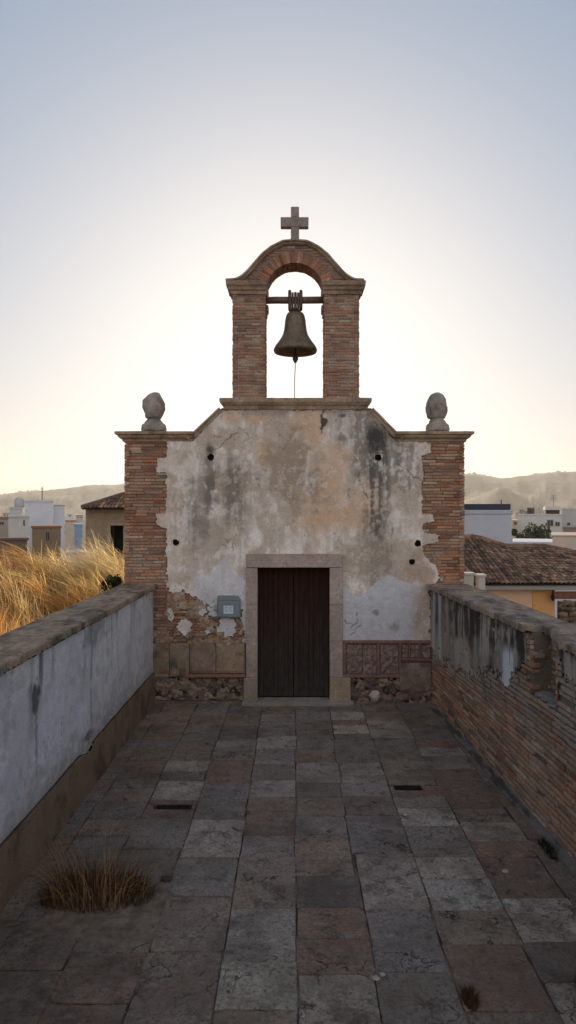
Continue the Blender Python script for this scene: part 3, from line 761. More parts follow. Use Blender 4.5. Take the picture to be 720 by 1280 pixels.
# ================================================================== LEFT PARAPET
YN = -3.0
LW = fx(192)
lw = empty('parapet_wall', (LW - .25, 4.5, 0), 'whitewashed parapet wall with brown plinth along the left side of the terrace', 'parapet wall')
mb = MB(); mb.box(-3.0, LW - .012, YN, Yf - .04, -3.2, 2.04, (.45, .42, .38)); mb.build('wall', M_render, lw)
ys = np.arange(2.0, Yf - .02, .02); zz = np.arange(.50, 2.05, .016)
A, B = np.meshgrid(ys, zz, indexing='ij')
n1 = fbm(A * 2, B * 2, 5, 100); st = fbm(A * 9, B * .9, 4, 101); n2 = fbm(A * 14, B * 14, 3, 102)
cw = np.zeros(A.shape + (3,)) + np.array((.64, .615, .62))
cw = mix(cw, (.52, .495, .49), sm(.4, .65, n1) * .6)
cw = mix(cw, (.28, .275, .28), sm(.52, .72, st) * sm(1.0, 2.0, B + (n1 - .5)) * .75)
cw = mix(cw, (.13, .125, .12), sm(.60, .75, st) * sm(1.55, 2.03, B + (n1 - .5) * .3) * .8)
def bl(cy, cz, ry, rz): return 1 - sm(.6, 1.3, np.sqrt(((A - cy) / ry) ** 2 + ((B - cz) / rz) ** 2) + (n2 - .5) * 1.2)
cw = mix(cw, (.05, .048, .045), bl(6.55, 1.60, .10, .14) * .85)
cw = mix(cw, (.16, .15, .145), bl(6.55, 1.25, .03, .38) * .6)
cw = mix(cw, (.10, .09, .085), bl(8.2, .66, .22, .06) * .9)
cw = mix(cw, (.17, .16, .155), bl(8.3, 1.35, .05, .7) * .5)
cw = mix(cw, (.19, .18, .17), bl(8.5, 1.85, .5, .16) * .6)
cw = mix(cw, (.70, .66, .62), sm(.56, .64, fbm(A * 1.6, B * 2.4, 5, 105)) * .5)
cw = mix(cw, (.40, .37, .35), sm(.58, .66, fbm(A * 5, B * 6, 5, 106)) * .45)
for cy_, cz_, hh_ in ((5.2, 1.2, .5), (9.6, 1.3, .45), (7.3, .95, .3)):
    cw = mix(cw, (.16, .14, .13), (1 - sm(.002, .008, np.abs(A - cy_ - (fbm(B * 5 + cy_, B * 0, 4, 107) - .5) * .35))) * (np.abs(B - cz_) < hh_) * .7)
cw = mix(cw, (.30, .25, .20), (1 - sm(.5, .95, B + (n2 - .5) * .7)) * .45)
cw = mix(cw, (.30, .27, .24), (1 - sm(.5, .72, B + (n1 - .5) * .15)) * .5)
xx = LW + (fbm(A * 1.3, B * 1.3, 4, 103) - .5) * .03
sheet('plaster', np.stack([xx, A, B], -1)[::-1], np.ones((len(ys) - 1, len(zz) - 1), bool), (-.05, 0, 0), cw[::-1], M_plaster, lw)
# plinth
zz = np.arange(-.02, .575, .02); A, B = np.meshgrid(ys, zz, indexing='ij')
top = .555 + (fbm(A * 3, A * 0, 3, 110) - .5) * .03
# a bite out of its top edge
top = top - .07 * np.exp(-((A - 8.15) / .16) ** 2)
B2 = np.minimum(B, top)
cp = np.zeros(A.shape + (3,)) + np.array((.23, .155, .10)); cp = mix(cp, (.09, .065, .05), sm(.45, .7, fbm(A * 4, B * 4, 5, 111)) * .7); cp = mix(cp, (.22, .16, .11), sm(.6, .7, fbm(A * 25, B * 25, 3, 112)) * .5)
xx = LW + .028 + (fbm(A * 2.5, B * 2.5, 4, 113) - .5) * .04 - (B2 > .54) * .01
sheet('plinth', np.stack([xx, A, B2], -1)[::-1], np.ones((len(ys) - 1, len(zz) - 1), bool), (-.06, 0, 0), cp[::-1], M_mortar, lw)
mb = MB(); mb.box(-3.0, LW - .002, YN, 2.0, .5, 2.03, (.5, .5, .52)); mb.box(-3.0, LW + .02, YN, 2.0, -.1, .5, (.23, .155, .10)); mb.build('near_end', M_render, lw)
def coping_loft(name, inner, outer, zb, zt, yA, yB, parent, col, col2, notch=None, step=.035, seed=0):
    ys = np.arange(yA, yB, step); rows = []
    T = [0, .25, .5, .75, .88, 1.0]  # across the top
    n = len(ys)
    prof = []
    for k in range(3): prof.append(('i', k / 3.0))
    m = 34
    tt = np.linspace(0, 1, m)
    A, Tm = np.meshgrid(ys, tt, indexing='ij')
    xi = inner(A) + (fbm(A * 4, A * 0 + seed, 4, 200 + seed) - .5) * .022
    if notch is not None: xi = notch(A, xi)
    xo = outer(A)
    # parameter runs: underside -> inner lip -> top -> outer lip
    u = Tm * 1.24 - .12
    X = np.where(u < 0, xi, np.where(u > 1, xo, xi + (xo - xi) * np.clip(u, 0, 1)))
    hz = (zt - zb)
    Z = np.where(u < 0, zt + u / .12 * hz, np.where(u > 1, zt - (u - 1) / .12 * hz, zt))
    ed = np.minimum(np.abs(u), np.abs(1 - u))
    Z = Z - np.where((u >= 0) & (u <= 1), .018 * (1 - sm(0, .1, ed)), 0)
    nn = (fbm(A * 3, X * 6, 5, 210 + seed) - .5)
    Z = Z + nn * .016; sgn = np.sign(xo - xi)
    X = X + (fbm(A * 9, Z * 9, 4, 220 + seed) - .5) * .014 * np.where(ed < .08, 1, 0)
    C = np.zeros(A.shape + (3,)) + np.array(col)
    C = mix(C, col2, sm(.4, .62, fbm(A * 2.2, X * 5, 5, 230 + seed)))
    C = mix(C, (.33, .30, .25), sm(.58, .7, fbm(A * 8, X * 11, 4, 231 + seed)) * .5)
    C = mix(C, (.05, .045, .04), sm(.6, .72, fbm(A * 5, X * 9, 4, 232 + seed)) * .6)
    # joints between slabs of coping
    for yj in np.arange(yA + .7, yB, .92): C = mix(C, (.04, .035, .03), np.exp(-((A - yj - (fbm(X * 8, X * 0, 2, 5) - .5) * .06) / .012) ** 2) * .7)
    P = np.stack([X, A, Z], -1)
    if xo.mean() < xi.mean(): P = P[::-1]; C = C[::-1]
    return sheet(name, P, np.ones((n - 1, m - 1), bool), (0, 0, -.001), C, M_coping, parent)
coping_loft('coping', lambda y: y * 0 + fx(197.5), lambda y: y * 0 - 3.05, 2.045, 2.13, YN, Yf - .045, lw, (.32, .225, .15), (.18, .13, .09), seed=1)

# ================================================================== RIGHT PARAPET
rw = empty('parapet_wall', (2.9, 4.5, 0), 'brick parapet wall with black-stained plaster remnants along the right side of the terrace', 'parapet wall')
def rin(y): return 2.44 + (12 - y) * .05
dirv = Vector((-.05, 1, 0)).normalized(); nrm = Vector((-1, -.05, 0)).normalized()   # along the wall to the chapel; towards the terrace
NY0, NY1, NZ = 6.93, 7.55, 1.36          # the broken recess
mb = MB(); RC = (.16, .125, .095)
def rprism(ya, yb, z0, z1, inset=.03, outw=.52):
    xa, xb = rin(ya), rin(yb)
    v = [(xa + inset, ya), (xa + outw, ya), (xb + outw, yb), (xb + inset, yb)]
    mb.add([(x, y, z) for z in (z0, z1) for x, y in v], [(3, 2, 1, 0), (4, 5, 6, 7), (0, 1, 5, 4), (1, 2, 6, 5), (2, 3, 7, 6), (3, 0, 4, 7)], RC)
rprism(YN, NY0, -3.2, 2.035); rprism(NY1, Yf - .04, -3.2, 2.035); rprism(NY0, NY1, -3.2, NZ); rprism(NY0, NY1, NZ, 2.035, .23)
mb.build('wall', M_mortar, rw)
mb = MB(); ya = 1.5
org = Vector((rin(ya), ya, 0)); Lw = (Yf - .04 - ya) / dirv.y
def rmask(s, z):
    y = ya + s * dirv.y
    if NY0 - .03 < y < NY1 + .02 and z > NZ - .02: return False
    return True
def rcol(s, z):
    y = ya + s * dirv.y
    gz = float(fbm(y * 1.2, z * 2.0, 3, 300)); 
    c_ = np.array(brick_col(.92, .22 + .5 * max(0, gz - .4) * 2))
    if z > 1.0: c_ = c_ * .85
    lime = min(1, max(0, (z - .55) / .7)) * min(1, max(0, (float(fbm(y * 2.5, z * 4, 4, 301)) - .38) * 5))
    c_ = c_ * (1 - .7 * lime) + np.array((.30, .265, .22)) * .7 * lime
    return tuple(c_)
bricks(mb, org, dirv, Z_, nrm, Lw, 2.02, ch=.062, bl=.32, gap=.017, col=rcol, mask=rmask, j=.005, out=.013)
# recess: jambs, back, sill
bo = Vector((rin(NY1), NY1, NZ)); into = -nrm
bricks(mb, bo, into, Z_, -Y_, .23, 2.02 - NZ, ch=.056, bl=.2, gap=.012, col=lambda s, z: tuple(np.array(brick_col(1.0, .1))), j=.01, out=.016, depth=.05)
bricks(mb, Vector((rin(NY0), NY0, NZ)) + into * .22, -into, Z_, Y_, .22, 2.02 - NZ, ch=.056, bl=.2, j=.008, depth=.05)
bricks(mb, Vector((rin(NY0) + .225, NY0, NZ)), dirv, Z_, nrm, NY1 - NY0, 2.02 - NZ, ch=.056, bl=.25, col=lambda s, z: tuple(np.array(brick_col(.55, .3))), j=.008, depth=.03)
mb.build('brickwork', M_brick, rw)
mb = MB(); 
for k in range(3): mb.rock((rin(7.2) + .12, 7.05 + k * .2, NZ + .01), (.13, .13, .035), (.19, .18, .165), k + 2)
mb.build('recess_sill', M_stone, rw)
# plaster remnants
ys = np.arange(2.0, Yf - .03, .0135); zz = np.arange(.35, 2.03, .0135)
A, B = np.meshgrid(ys, zz, indexing='ij')
n1 = fbm(A * 2.3, B * 2.3, 5, 120); n2 = fbm(A * 10, B * 10, 4, 121); st = fbm(A * 8, B * .8, 4, 122); st2 = fbm(A * 15, B * 1.2, 3, 124)
low = np.interp(ys, [2, 4, 5.5, 6.9, 7.5, 7.8, 8.3, 9, 9.6, 10.3, 11.5, 12], [1.8, 1.8, 1.8, 1.82, 1.6, 1.5, 1.24, 1.16, 1.1, .9, .8, .9])[:, None]
kv = B > low + (n1 - .5) * .7 + (n2 - .5) * .35 + (fbm(A * 30, B * 30, 2, 125) - .5) * .3
kv &= ~((A > NY0 - .07) & (A < NY1 + .10) & (B > NZ - .1))
cw = np.zeros(A.shape + (3,)) + np.array((.36, .31, .25))
cw = mix(cw, (.27, .215, .165), sm(.42, .6, n1) * .8)
cw = mix(cw, (.20, .185, .165), sm(.45, .65, st2) * .6)
blk_ = sm(.40, .56, st * .55 + .25 * st2 + .2 * n2) * sm(1.25, 1.75, B + (n1 - .5) * .9)
cw = mix(cw, (.035, .03, .028), blk_ * .93)
white = np.exp(-((A - 8.2) / .2) ** 2) * (1 - sm(1.6, 1.8, B)) * sm(.42, .5, st2 * .6 + st * .4 + .02)
cw = mix(cw, (.60, .62, .64), np.clip(white * 1.5, 0, 1) * .9)
for cy, w in ((11.75, .10), (11.35, .12)):
    white = np.exp(-((A - cy) / w) ** 2) * sm(.35, .5, st + .08)
    cw = mix(cw, (.48, .48, .47), white * .75)
kc = kv[:-1, :-1] & kv[1:, :-1] & kv[1:, 1:] & kv[:-1, 1:]
xx = rin(A) - .016 - (fbm(A * 3, B * 3, 4, 123) - .5) * .03
sheet('plaster', np.stack([xx, A, B], -1), kc, (.045, 0, 0), cw, M_plaster, rw)
def notch(A, xi): 
    return xi + .17 * sm(NY0 - .1, NY0 + .02, A) * (1 - sm(NY1 + .0, NY1 + .1, A)) * (.8 + .6 * fbm(A * 14, A * 0, 3, 7))
coping_loft('coping', lambda y: rin(y) - .085, lambda y: 3.05 + (12 - y) * .028, 2.04, 2.13, YN, Yf - .045, rw, (.30, .22, .16), (.15, .115, .088), notch=notch, seed=2)
# mortar fillet at the wall foot
ys = np.arange(2, Yf - .04, .05); tt = np.linspace(0, 1, 6); A, T = np.meshgrid(ys, tt, indexing='ij')
xx = rin(A) - .115 + T * .12 + (fbm(A * 5, T, 3, 130) - .5) * .03; z_ = -.012 + .06 * np.sqrt(T) + (fbm(A * 6, T * 3, 3, 131) - .5) * .012
cf = np.zeros(A.shape + (3,)) + np.array((.16, .145, .13)); cf = mix(cf, (.07, .06, .05), sm(.45, .65, fbm(A * 4, T * 2, 3, 132)))
sheet('footing', np.stack([xx, A, z_], -1), np.ones((len(ys) - 1, 5), bool), (0, 0, -.03), cf, M_mortar, rw)

# ================================================================== PAVING
def yz(py): return CAMH * F / (py - 640.0)
cols_x = [-2.56, -2.3, -1.72, -1.14, -.56, .01, .585, 1.17, 1.80, 2.42, 3.1]
G1, G2, T1, T2, R1, L1, D1 = (.235, .20, .168), (.185, .152, .125), (.25, .182, .125), (.20, .143, .098), (.20, .122, .080), (.36, .305, .245), (.12, .098, .082)
rowsets = {
 5: [(1300, L1), (1217.5, R1), (1173, R1), (1134, D1), (1094, T1), (1043, G1), (1020, T1), (996, G2), (978, G1), (953, R1), (940, G1), (924, T2), (910, G2), (900, G1), (890, G2)],
 6: [(1300, G2), (1214, G1), (1136, L1), (1067, G1), (1019, T2), (995, G1), (978, L1), (952, G2), (924, G2), (906, T2), (890, G2)],
 7: [(1300, T2), (1264, R1), (1180, T1), (1137, L1), (1098, L1), (1071, G1), (1032, L1), (996, R1), (980, T1), (950, G2), (922, G1), (912, L1), (900, T2), (889, G2)],
 8: [(1300, L1), (1227, D1), (1177, L1), (1122, R1), (1071, R1), (1051, L1), (1027, T1), (990, R1), (961, G2), (944, L1), (934, R1), (922, D1), (908, T2), (893, G2)],
 9: [(1300, D1), (1238, R1), (1182.5, R1), (1121, T2), (1049, R1), (1008, R1), (985, G2), (960, T2), (945, G1), (925, G2), (905, R1), (892, T2)],
 4: [(1300, T1), (1261, L1), (1202, L1), (1135, T1), (1071, G1), (1012.6, T2), (996, L1), (975, G2), (955, G1), (935, L1), (920, G2), (905, G1), (893, T2)],
 3: [(1300, T2), (1190, T1), (1120, G1), (1071, L1), (1023, G2), (998, G1), (978, R1), (950, G1), (925, G2), (907, T2), (893, G2)],
 2: [(1300, R1), (1254, R1), (1190, T1), (1110, G2), (1060, G1), (1022, R1), (1000, L1), (975, G2), (950, T2), (925, G2), (905, T2)],
}
gap_cells = []
random.seed(21); mb = MB()
_jx = {}
def slab(x0, x1, y0, y1, col, deep=0):
    if deep == 0:
        # joints wander a little from slab to slab
        def jit(x, y):
            return x + (float(vnoise(y * 1.9 + x * 13.7, x * 3.1, 501)) - .5) * .05
        ym = (y0 + y1) / 2; x0, x1 = jit(x0, ym), jit(x1, ym)
        if y1 - y0 > .62 and random.random() < .35 and y0 > 6.2:
            m_ = y0 + (y1 - y0) * random.uniform(.35, .65); slab(x0, x1, y0, m_, col, 1); slab(x0, x1, m_, y1, random.choice([G1, G2, T1, L1, R1]), 1); return
    gp = random.uniform(.001, .003); x0 += gp + max(0, random.gauss(0, .002)); x1 -= gp + max(0, random.gauss(0, .002)); y0 += gp; y1 -= gp + max(0, random.gauss(0, .003))
    if y1 - y0 < .03 or x1 - x0 < .03: return
    tz = random.uniform(-.005, .004); ax = random.uniform(-.008, .008); ay = random.uniform(-.008, .008)
    sd = random.uniform(0, 90); pts = []
    def side(a, b):
        n = max(3, int((Vector(b) - Vector(a)).length / .045))
        for k in range(n): t = k / n; pts.append((a[0] + (b[0] - a[0]) * t, a[1] + (b[1] - a[1]) * t))
    side((x0, y0), (x1, y0)); side((x1, y0), (x1, y1)); side((x1, y1), (x0, y1)); side((x0, y1), (x0, y0))
    cx, cy = (x0 + x1) / 2, (y0 + y1) / 2
    chips = [c_ for c_ in ((x0, y0), (x1, y0), (x1, y1), (x0, y1)) if random.random() < .22]; cr = random.uniform(.03, .08)
    P2 = []
    for x, y in pts:
        w = mnoise.noise(Vector((x * 7, y * 7, sd))) * .007 + mnoise.noise(Vector((x * 25, y * 25, sd))) * .004
        d = Vector((cx - x, cy - y)); L_ = d.length; d /= L_
        pull = w + .003
        for c_ in chips:
            dd = math.hypot(x - c_[0], y - c_[1])
            if dd < cr: pull += (cr - dd) * .3
        P2.append((x + d.x * pull, y + d.y * pull))
    n = len(P2); vs = []; fs = []
    def hz(x, y): return tz + ax * (x - cx) / .5 + ay * (y - cy) / .5
    for k, (ins, dz) in enumerate(((0, -.06), (0, -.008), (.004, -.002), (.011, 0))):
        for x, y in P2:
            d = Vector((cx - x, cy - y)).normalized(); X = x + d.x * ins; Y = y + d.y * ins
            vs.append((X, Y, hz(X, Y) + dz + (mnoise.noise(Vector((X * 14, Y * 14, 1))) * .002 if k else 0)))
    for r in range(3):
        for k in range(n):
            m_ = (k + 1) % n; fs.append((r * n + k, r * n + m_, (r + 1) * n + m_, (r + 1) * n + k))
    fs.append(tuple(range(3 * n, 4 * n)))
    col = np.array(col) * 1.08 + np.array((.205, .165, .13)) * .16
    c_ = tuple(np.array(col) * random.uniform(.85, 1.12) * np.array([random.uniform(.97, 1.04), 1, random.uniform(.95, 1.03)]))
    mb.add(vs, fs, c_, random.random())
slots = [(-1.6, -1.2, yz(1011), yz(1005)), (1.17 + .06, 1.17 + .40, yz(988), yz(981))]
for ci in range(len(cols_x) - 1):
    x0, x1 = cols_x[ci], cols_x[ci + 1]
    rs = rowsets.get(ci)
    if rs is None: rs = [(p + random.uniform(-4, 4) * (p - 640) / 400, random.choice([G1, T1, T2, R1, G2, T2])) for p in (1300, 1215, 1150, 1090, 1045, 1005, 975, 948, 925, 905, 890)]
    yy = [yz(p) for p, _ in rs] + [Yf - .02]
    yy = yy[:]; 
    for k in range(len(rs)): 
        X0 = x0
        a_, b_ = yy[k], yy[k + 1]
        cut = None
        for (sx0, sx1, sy0, sy1) in slots:
            if sx0 < x1 and sx1 > x0 and sy0 < b_ and sy1 > a_: cut = (sx0, sx1, sy0, sy1)
        if cut:
            sx0, sx1, sy0, sy1 = cut
            if sy0 - a_ > .05: slab(x0, x1, a_, sy0, rs[k][1])
            if b_ - sy1 > .05: slab(x0, x1, sy1, b_, rs[k][1])
            if max(sx0, x0) - x0 > .04: slab(x0, max(sx0, x0), max(a_, sy0), min(b_, sy1), rs[k][1])
            if x1 - min(sx1, x1) > .04: slab(min(sx1, x1), x1, max(a_, sy0), min(b_, sy1), rs[k][1])
        else: slab(x0, x1, a_, b_, rs[k][1])
    y = yy[0]
    while y > YN:
        h = random.uniform(.35, .8); slab(x0, x1, y - h, y, random.choice([G1, T1, T2, R1, L1])); y -= h
tag(mb.build('paving', M_slab), 'worn stone slabs of the terrace', 'paving', kind='structure')
# joint filling: one uneven sheet just below the slab tops
ys = np.arange(YN, Yf, .05); xs_ = np.arange(-2.7, 3.25, .05); A, B = np.meshgrid(xs_, ys, indexing='ij')
zj_ = -.013 + (fbm(A * 3, B * 3, 4, 140) - .5) * .012
hole = np.zeros(A.shape, bool)
for sx0, sx1, sy0, sy1 in slots: hole |= (A > sx0 - .05) & (A < sx1 + .05) & (B > sy0 - .04) & (B < sy1 + .04)
zj_ = np.where(hole, -.16, zj_)
cj = np.zeros(A.shape + (3,)) + np.array((.16, .125, .09)); cj = mix(cj, (.06, .047, .035), sm(.4, .6, fbm(A * 3, B * 3, 3, 141)))
o = sheet('bedding_soil', np.stack([A, B, zj_], -1), np.ones((len(xs_) - 1, len(ys) - 1), bool), (0, 0, -.2), cj, M_soil); tag(o, 'dark soil in the joints of the paving', 'soil', kind='structure')
for i, (sx0, sx1, sy0, sy1) in enumerate(slots):
    lab = 'narrow dark drain slot in the paving on the left, near the whitewashed wall' if i == 0 else 'short dark drain slot in the paving on the right, near the brick wall'
    t = empty('drain_slot', ((sx0 + sx1) / 2, (sy0 + sy1) / 2, -.15), lab, 'drain', 'drain slots in the paving')
    mb = MB(); k = .012; dc = (.03, .027, .025)
    mb.box(sx0, sx1, sy0 + .004, sy0 + k, -.15, -.006, dc); mb.box(sx0, sx1, sy1 - k, sy1 - .004, -.15, -.006, dc)
    mb.box(sx0, sx0 + k, sy0 + k, sy1 - k, -.15, -.006, dc); mb.box(sx1 - k, sx1, sy0 + k, sy1 - k, -.15, -.006, dc)
    mb.build('frame', M_iron, t)
    mb = MB(); mb.box(sx0, sx1, sy0, sy1, -.157, -.15, (.01, .009, .008)); mb.build('channel', M_iron, t)

# terrace body and land
mb = MB(); mb.box(-3.0, 3.3, YN, Yf, -3.2, -.22, (.2, .17, .14)); tag(mb.build('terrace_base', M_mortar), 'masonry base under the terrace', 'terrace', kind='structure')

# ------------------------------------------------------------------ ground
R = 9000
rr = np.concatenate([[0], np.geomspace(6, R, 60)]); th = np.linspace(0, 2 * math.pi, 97)
A, T = np.meshgrid(rr, th, indexing='ij')
gx_, gy_ = A * np.cos(T), A * np.sin(T) + 12
gz_ = -3.0 + (fbm(gx_ / 90, gy_ / 90, 4, 150) - .5) * np.clip(A / 60, 0, 6)
cg = np.zeros(A.shape + (3,)) + np.array((.16, .13, .085)); cg = mix(cg, (.09, .095, .05), sm(.45, .6, fbm(gx_ / 130, gy_ / 130, 4, 151)))
o = sheet('ground', np.stack([gx_, gy_, gz_], -1), np.ones((len(rr) - 1, len(th) - 1), bool), (0, 0, -1), cg, M_far); tag(o, 'dry open ground around the terrace and the town', 'ground', kind='structure')

# hills: a height field in polar form round the camera
def ridge_px(px):
    return np.interp(px, [-600, -200, -60, 0, 60, 110, 155, 260, 360, 480, 560, 590, 625, 655, 690, 730, 800, 1000, 1400], [610, 622, 620, 617.5, 611.5, 606, 603.5, 600, 603, 596, 589, 590.5, 596, 593, 589, 587.5, 590, 600, 612])
pxs = np.arange(-700, 1450, 2.2); rr = np.concatenate([np.linspace(1150, 2900, 44), [3200, 3600, 4200]])
PXg, RR = np.meshgrid(pxs, rr, indexing='ij')
peak = 2500.0
H = (640 - ridge_px(PXg)) * peak / F + CAMH + (fbm(PXg / 9, RR / 2000, 4, 160) - .5) * 7
prof = sm(1200, peak, RR) ** 1.3 * (1 - .25 * sm(peak, 4200, RR))
rel = (fbm(PXg / 45, RR / 420, 5, 161) - .5) * 70 * sm(1250, 1700, RR) * (1 - sm(2050, 2480, RR))
near = np.exp(-((PXg - 628) / 30) ** 2) * np.exp(-((RR - 1600) / 180) ** 2) * 48
Hh = np.maximum(-8, H * prof - 3 + rel * .55 + near)
Hh = np.minimum(Hh, np.where(RR < peak, (640 - ridge_px(PXg)) * RR / F * .96 + 2, 1e9))
bumps = (fbm(PXg / 1.6, RR / 60, 3, 162) - .4) * 14 * sm(.45, .6, fbm(PXg / 30, RR / 900, 3, 163)) * sm(1250, 1500, RR)
Hh = Hh + bumps * .6 + np.maximum(0, fbm(PXg / 1.3, RR / 40, 2, 167) - .42) * 20 * np.exp(-((RR - peak) / 90) ** 2) * sm(.35, .6, fbm(PXg / 16, RR * 0, 2, 168))
tanx = (PXg - CX) / F
ch_ = np.zeros(PXg.shape + (3,)) + np.array((.07, .066, .04)); ch_ = mix(ch_, (.14, .115, .08), sm(.46, .6, fbm(PXg / 14, RR / 150, 5, 164)) * .8)
P = np.stack([tanx * RR, RR, Hh], -1)
o = sheet('hills', P, np.ones((len(pxs) - 1, len(rr) - 1), bool), (0, 0, -30), ch_, M_far); tag(o, 'hazy hills behind the town', 'hills', kind='structure')

# bank on the left that carries the grass
xs_ = np.arange(-30, -2.98, .25); ys = np.arange(-6, 30, .25); A, B = np.meshgrid(xs_, ys, indexing='ij')
def bank_z(x, y):
    x = np.asarray(x, float); y = np.asarray(y, float)
    z = 1.62 + (fbm(x * .35, y * .35, 4, 170) - .5) * .55 + .12 * np.clip((y - 6) / 8, 0, 1)
    z = z - 5.0 * sm(17.5, 26, y) - 4.5 * sm(12, 20, -x)
    return z
bz = bank_z(A, B)
cb = np.zeros(A.shape + (3,)) + np.array((.20, .145, .085)); cb = mix(cb, (.30, .22, .13), sm(.45, .6, fbm(A, B, 4, 171)))
o = sheet('grassy_bank', np.stack([A, B, bz], -1), np.ones((len(xs_) - 1, len(ys) - 1), bool), (0, 0, -4.8), cb, M_soil); tag(o, 'raised earth bank left of the terrace', 'bank', kind='structure')

# ------------------------------------------------------------------ grass blades (vectorised)
def blades(name, base, h, az, lean, wid, colA, curve=1.0, seg=5, mat=None, headfrac=0, origin=None, parent=None):
    n = len(h); base = np.asarray(base, float)
    t = np.linspace(0, 1, seg + 1)[None, :]
    hor = h[:, None] * (lean[:, None] * t ** (1 + curve))
    ver = h[:, None] * (t - .40 * np.abs(lean)[:, None] * t ** 2.3)
    dx = np.cos(az)[:, None]; dy = np.sin(az)[:, None]
    cx = base[:, 0:1] + dx * hor; cy = base[:, 1:2] + dy * hor; cz = base[:, 2:3] + ver
    fa = rng.uniform(0, 2 * math.pi, n)[:, None]
    w = wid[:, None] * (1 - t * .85)
    if headfrac: w = w * np.where(t > 1 - headfrac, 3.2, 1)
    ox = np.cos(fa) * w; oy = np.sin(fa) * w
    Lf = np.stack([cx - ox, cy - oy, cz], -1); Rt = np.stack([cx + ox, cy + oy, cz], -1)
    V = np.stack([Lf, Rt], 2).reshape(-1, 3)
    k = (np.arange(n) * (seg + 1) * 2)[:, None] + (np.arange(seg) * 2)[None, :]
    Q = np.stack([k, k + 1, k + 3, k + 2], -1).reshape(-1, 4)
    C = np.repeat(colA[:, None, :], (seg + 1) * 2, 1).reshape(-1, 3)
    me = bpy.data.meshes.new(name); me.vertices.add(len(V)); me.vertices.foreach_set('co', V.astype(np.float32).ravel())
    me.loops.add(Q.size); me.loops.foreach_set('vertex_index', Q.astype(np.int32).ravel())
    me.polygons.add(len(Q)); me.polygons.foreach_set('loop_start', (np.arange(len(Q)) * 4).astype(np.int32)); me.update(calc_edges=True)
    a_ = me.attributes.new('col', 'FLOAT_COLOR', 'POINT'); a_.data.foreach_set('color', np.concatenate([C, np.ones((len(C), 1))], 1).astype(np.float32).ravel())
    return link(name, me, mat or M_grass, parent, origin)
def grasscol(n, a=(.52, .36, .17), b=(.30, .17, .07), c_=(.62, .50, .30)):
    t = rng.random(n)[:, None]; u = rng.random(n)[:, None]
    return (np.array(a) * (1 - t) + np.array(b) * t) * (1 - .4 * u) + np.array(c_) * .4 * u
# the field: windblown clumps, each with its own lean, height and colour
def field(name, label, ncl, per, hr, leanr, wr, cols, seed, xr=(3.25, 12), yr=(4.5, 18), sp=.22, headfrac=0, seg=7, curve=1.2, near=0):
    g_ = np.random.default_rng(seed); B_ = []; H_ = []; A_ = []; L_ = []; C_ = []
    for _ in range(ncl):
        x = -(xr[0] + g_.random() ** 1.3 * (xr[1] - xr[0])); y = g_.uniform(*yr)
        if near: x = -3.15 - abs(g_.normal(0, near))
        n = int(per * g_.uniform(.5, 1.4)); s_ = sp * g_.uniform(.5, 1.5)
        hh = g_.uniform(*hr); aa = math.pi + (float(fbm(x * .5, y * .5, 3, 400)) - .5) * 3.2 + g_.normal(0, .45); ll = g_.uniform(*leanr)
        ox = g_.normal(0, s_, n); oy = g_.normal(0, s_, n)
        B_.append(np.stack([np.minimum(x + ox, -3.1), y + oy], 1)); H_.append(hh * g_.uniform(.5, 1.12, n))
        A_.append(aa + g_.normal(0, .55, n)); L_.append(np.clip(ll + g_.normal(0, .22, n), .05, 1.5))
        t = g_.random(); c0 = np.array(cols[g_.integers(len(cols))]); C_.append(np.clip(c0 * g_.uniform(.6, 1.25, (n, 1)) * (1 + g_.normal(0, .04, (n, 3))), 0, .9))
    B_ = np.concatenate(B_); H_ = np.concatenate(H_); A_ = np.concatenate(A_); L_ = np.concatenate(L_); C_ = np.concatenate(C_)
    B3 = np.concatenate([B_, (bank_z(B_[:, 0], B_[:, 1]) - .03)[:, None]], 1)
    o = blades(name, B3, H_, A_, L_, g_.uniform(wr[0], wr[1], len(H_)), C_, seg=seg, curve=curve, headfrac=headfrac)
    tag(o, label, 'grass', kind='stuff')
GC = [(.88, .62, .30), (.24, .11, .04), (.70, .38, .12), (.42, .19, .06), (.90, .66, .34), (.78, .44, .15), (.14, .065, .025), (.28, .13, .045)]
field('dry_grass', 'golden backlit dry grass on the bank left of the terrace', 250, 95, (.2, 1.0), (.3, 1.2), (.003, .0075), GC, 1)
field('dry_grass', 'short straw stubble along the outer edge of the left parapet', 260, 60, (.10, .34), (.2, 1.3), (.003, .007), [(.92, .70, .40), (.80, .52, .24), (.5, .28, .12), (.2, .10, .04)], 2, near=.9, sp=.16, seg=4)
field('feather_grass', 'tall feathery grass plumes bending in the wind', 34, 260, (.8, 1.45), (.55, 1.25), (.0025, .0055), [(.92, .62, .26), (.78, .46, .16), (.92, .70, .38)], 3, xr=(3.3, 7.5), yr=(9, 16), sp=.13, headfrac=.35, seg=10, curve=1.5)
field('dark_grass', 'dark brown spiky tussocks among the golden grass', 20, 150, (.5, .95), (.25, .9), (.004, .008), [(.13, .06, .025), (.20, .09, .035)], 8, xr=(3.3, 8), yr=(8.5, 14), sp=.06)
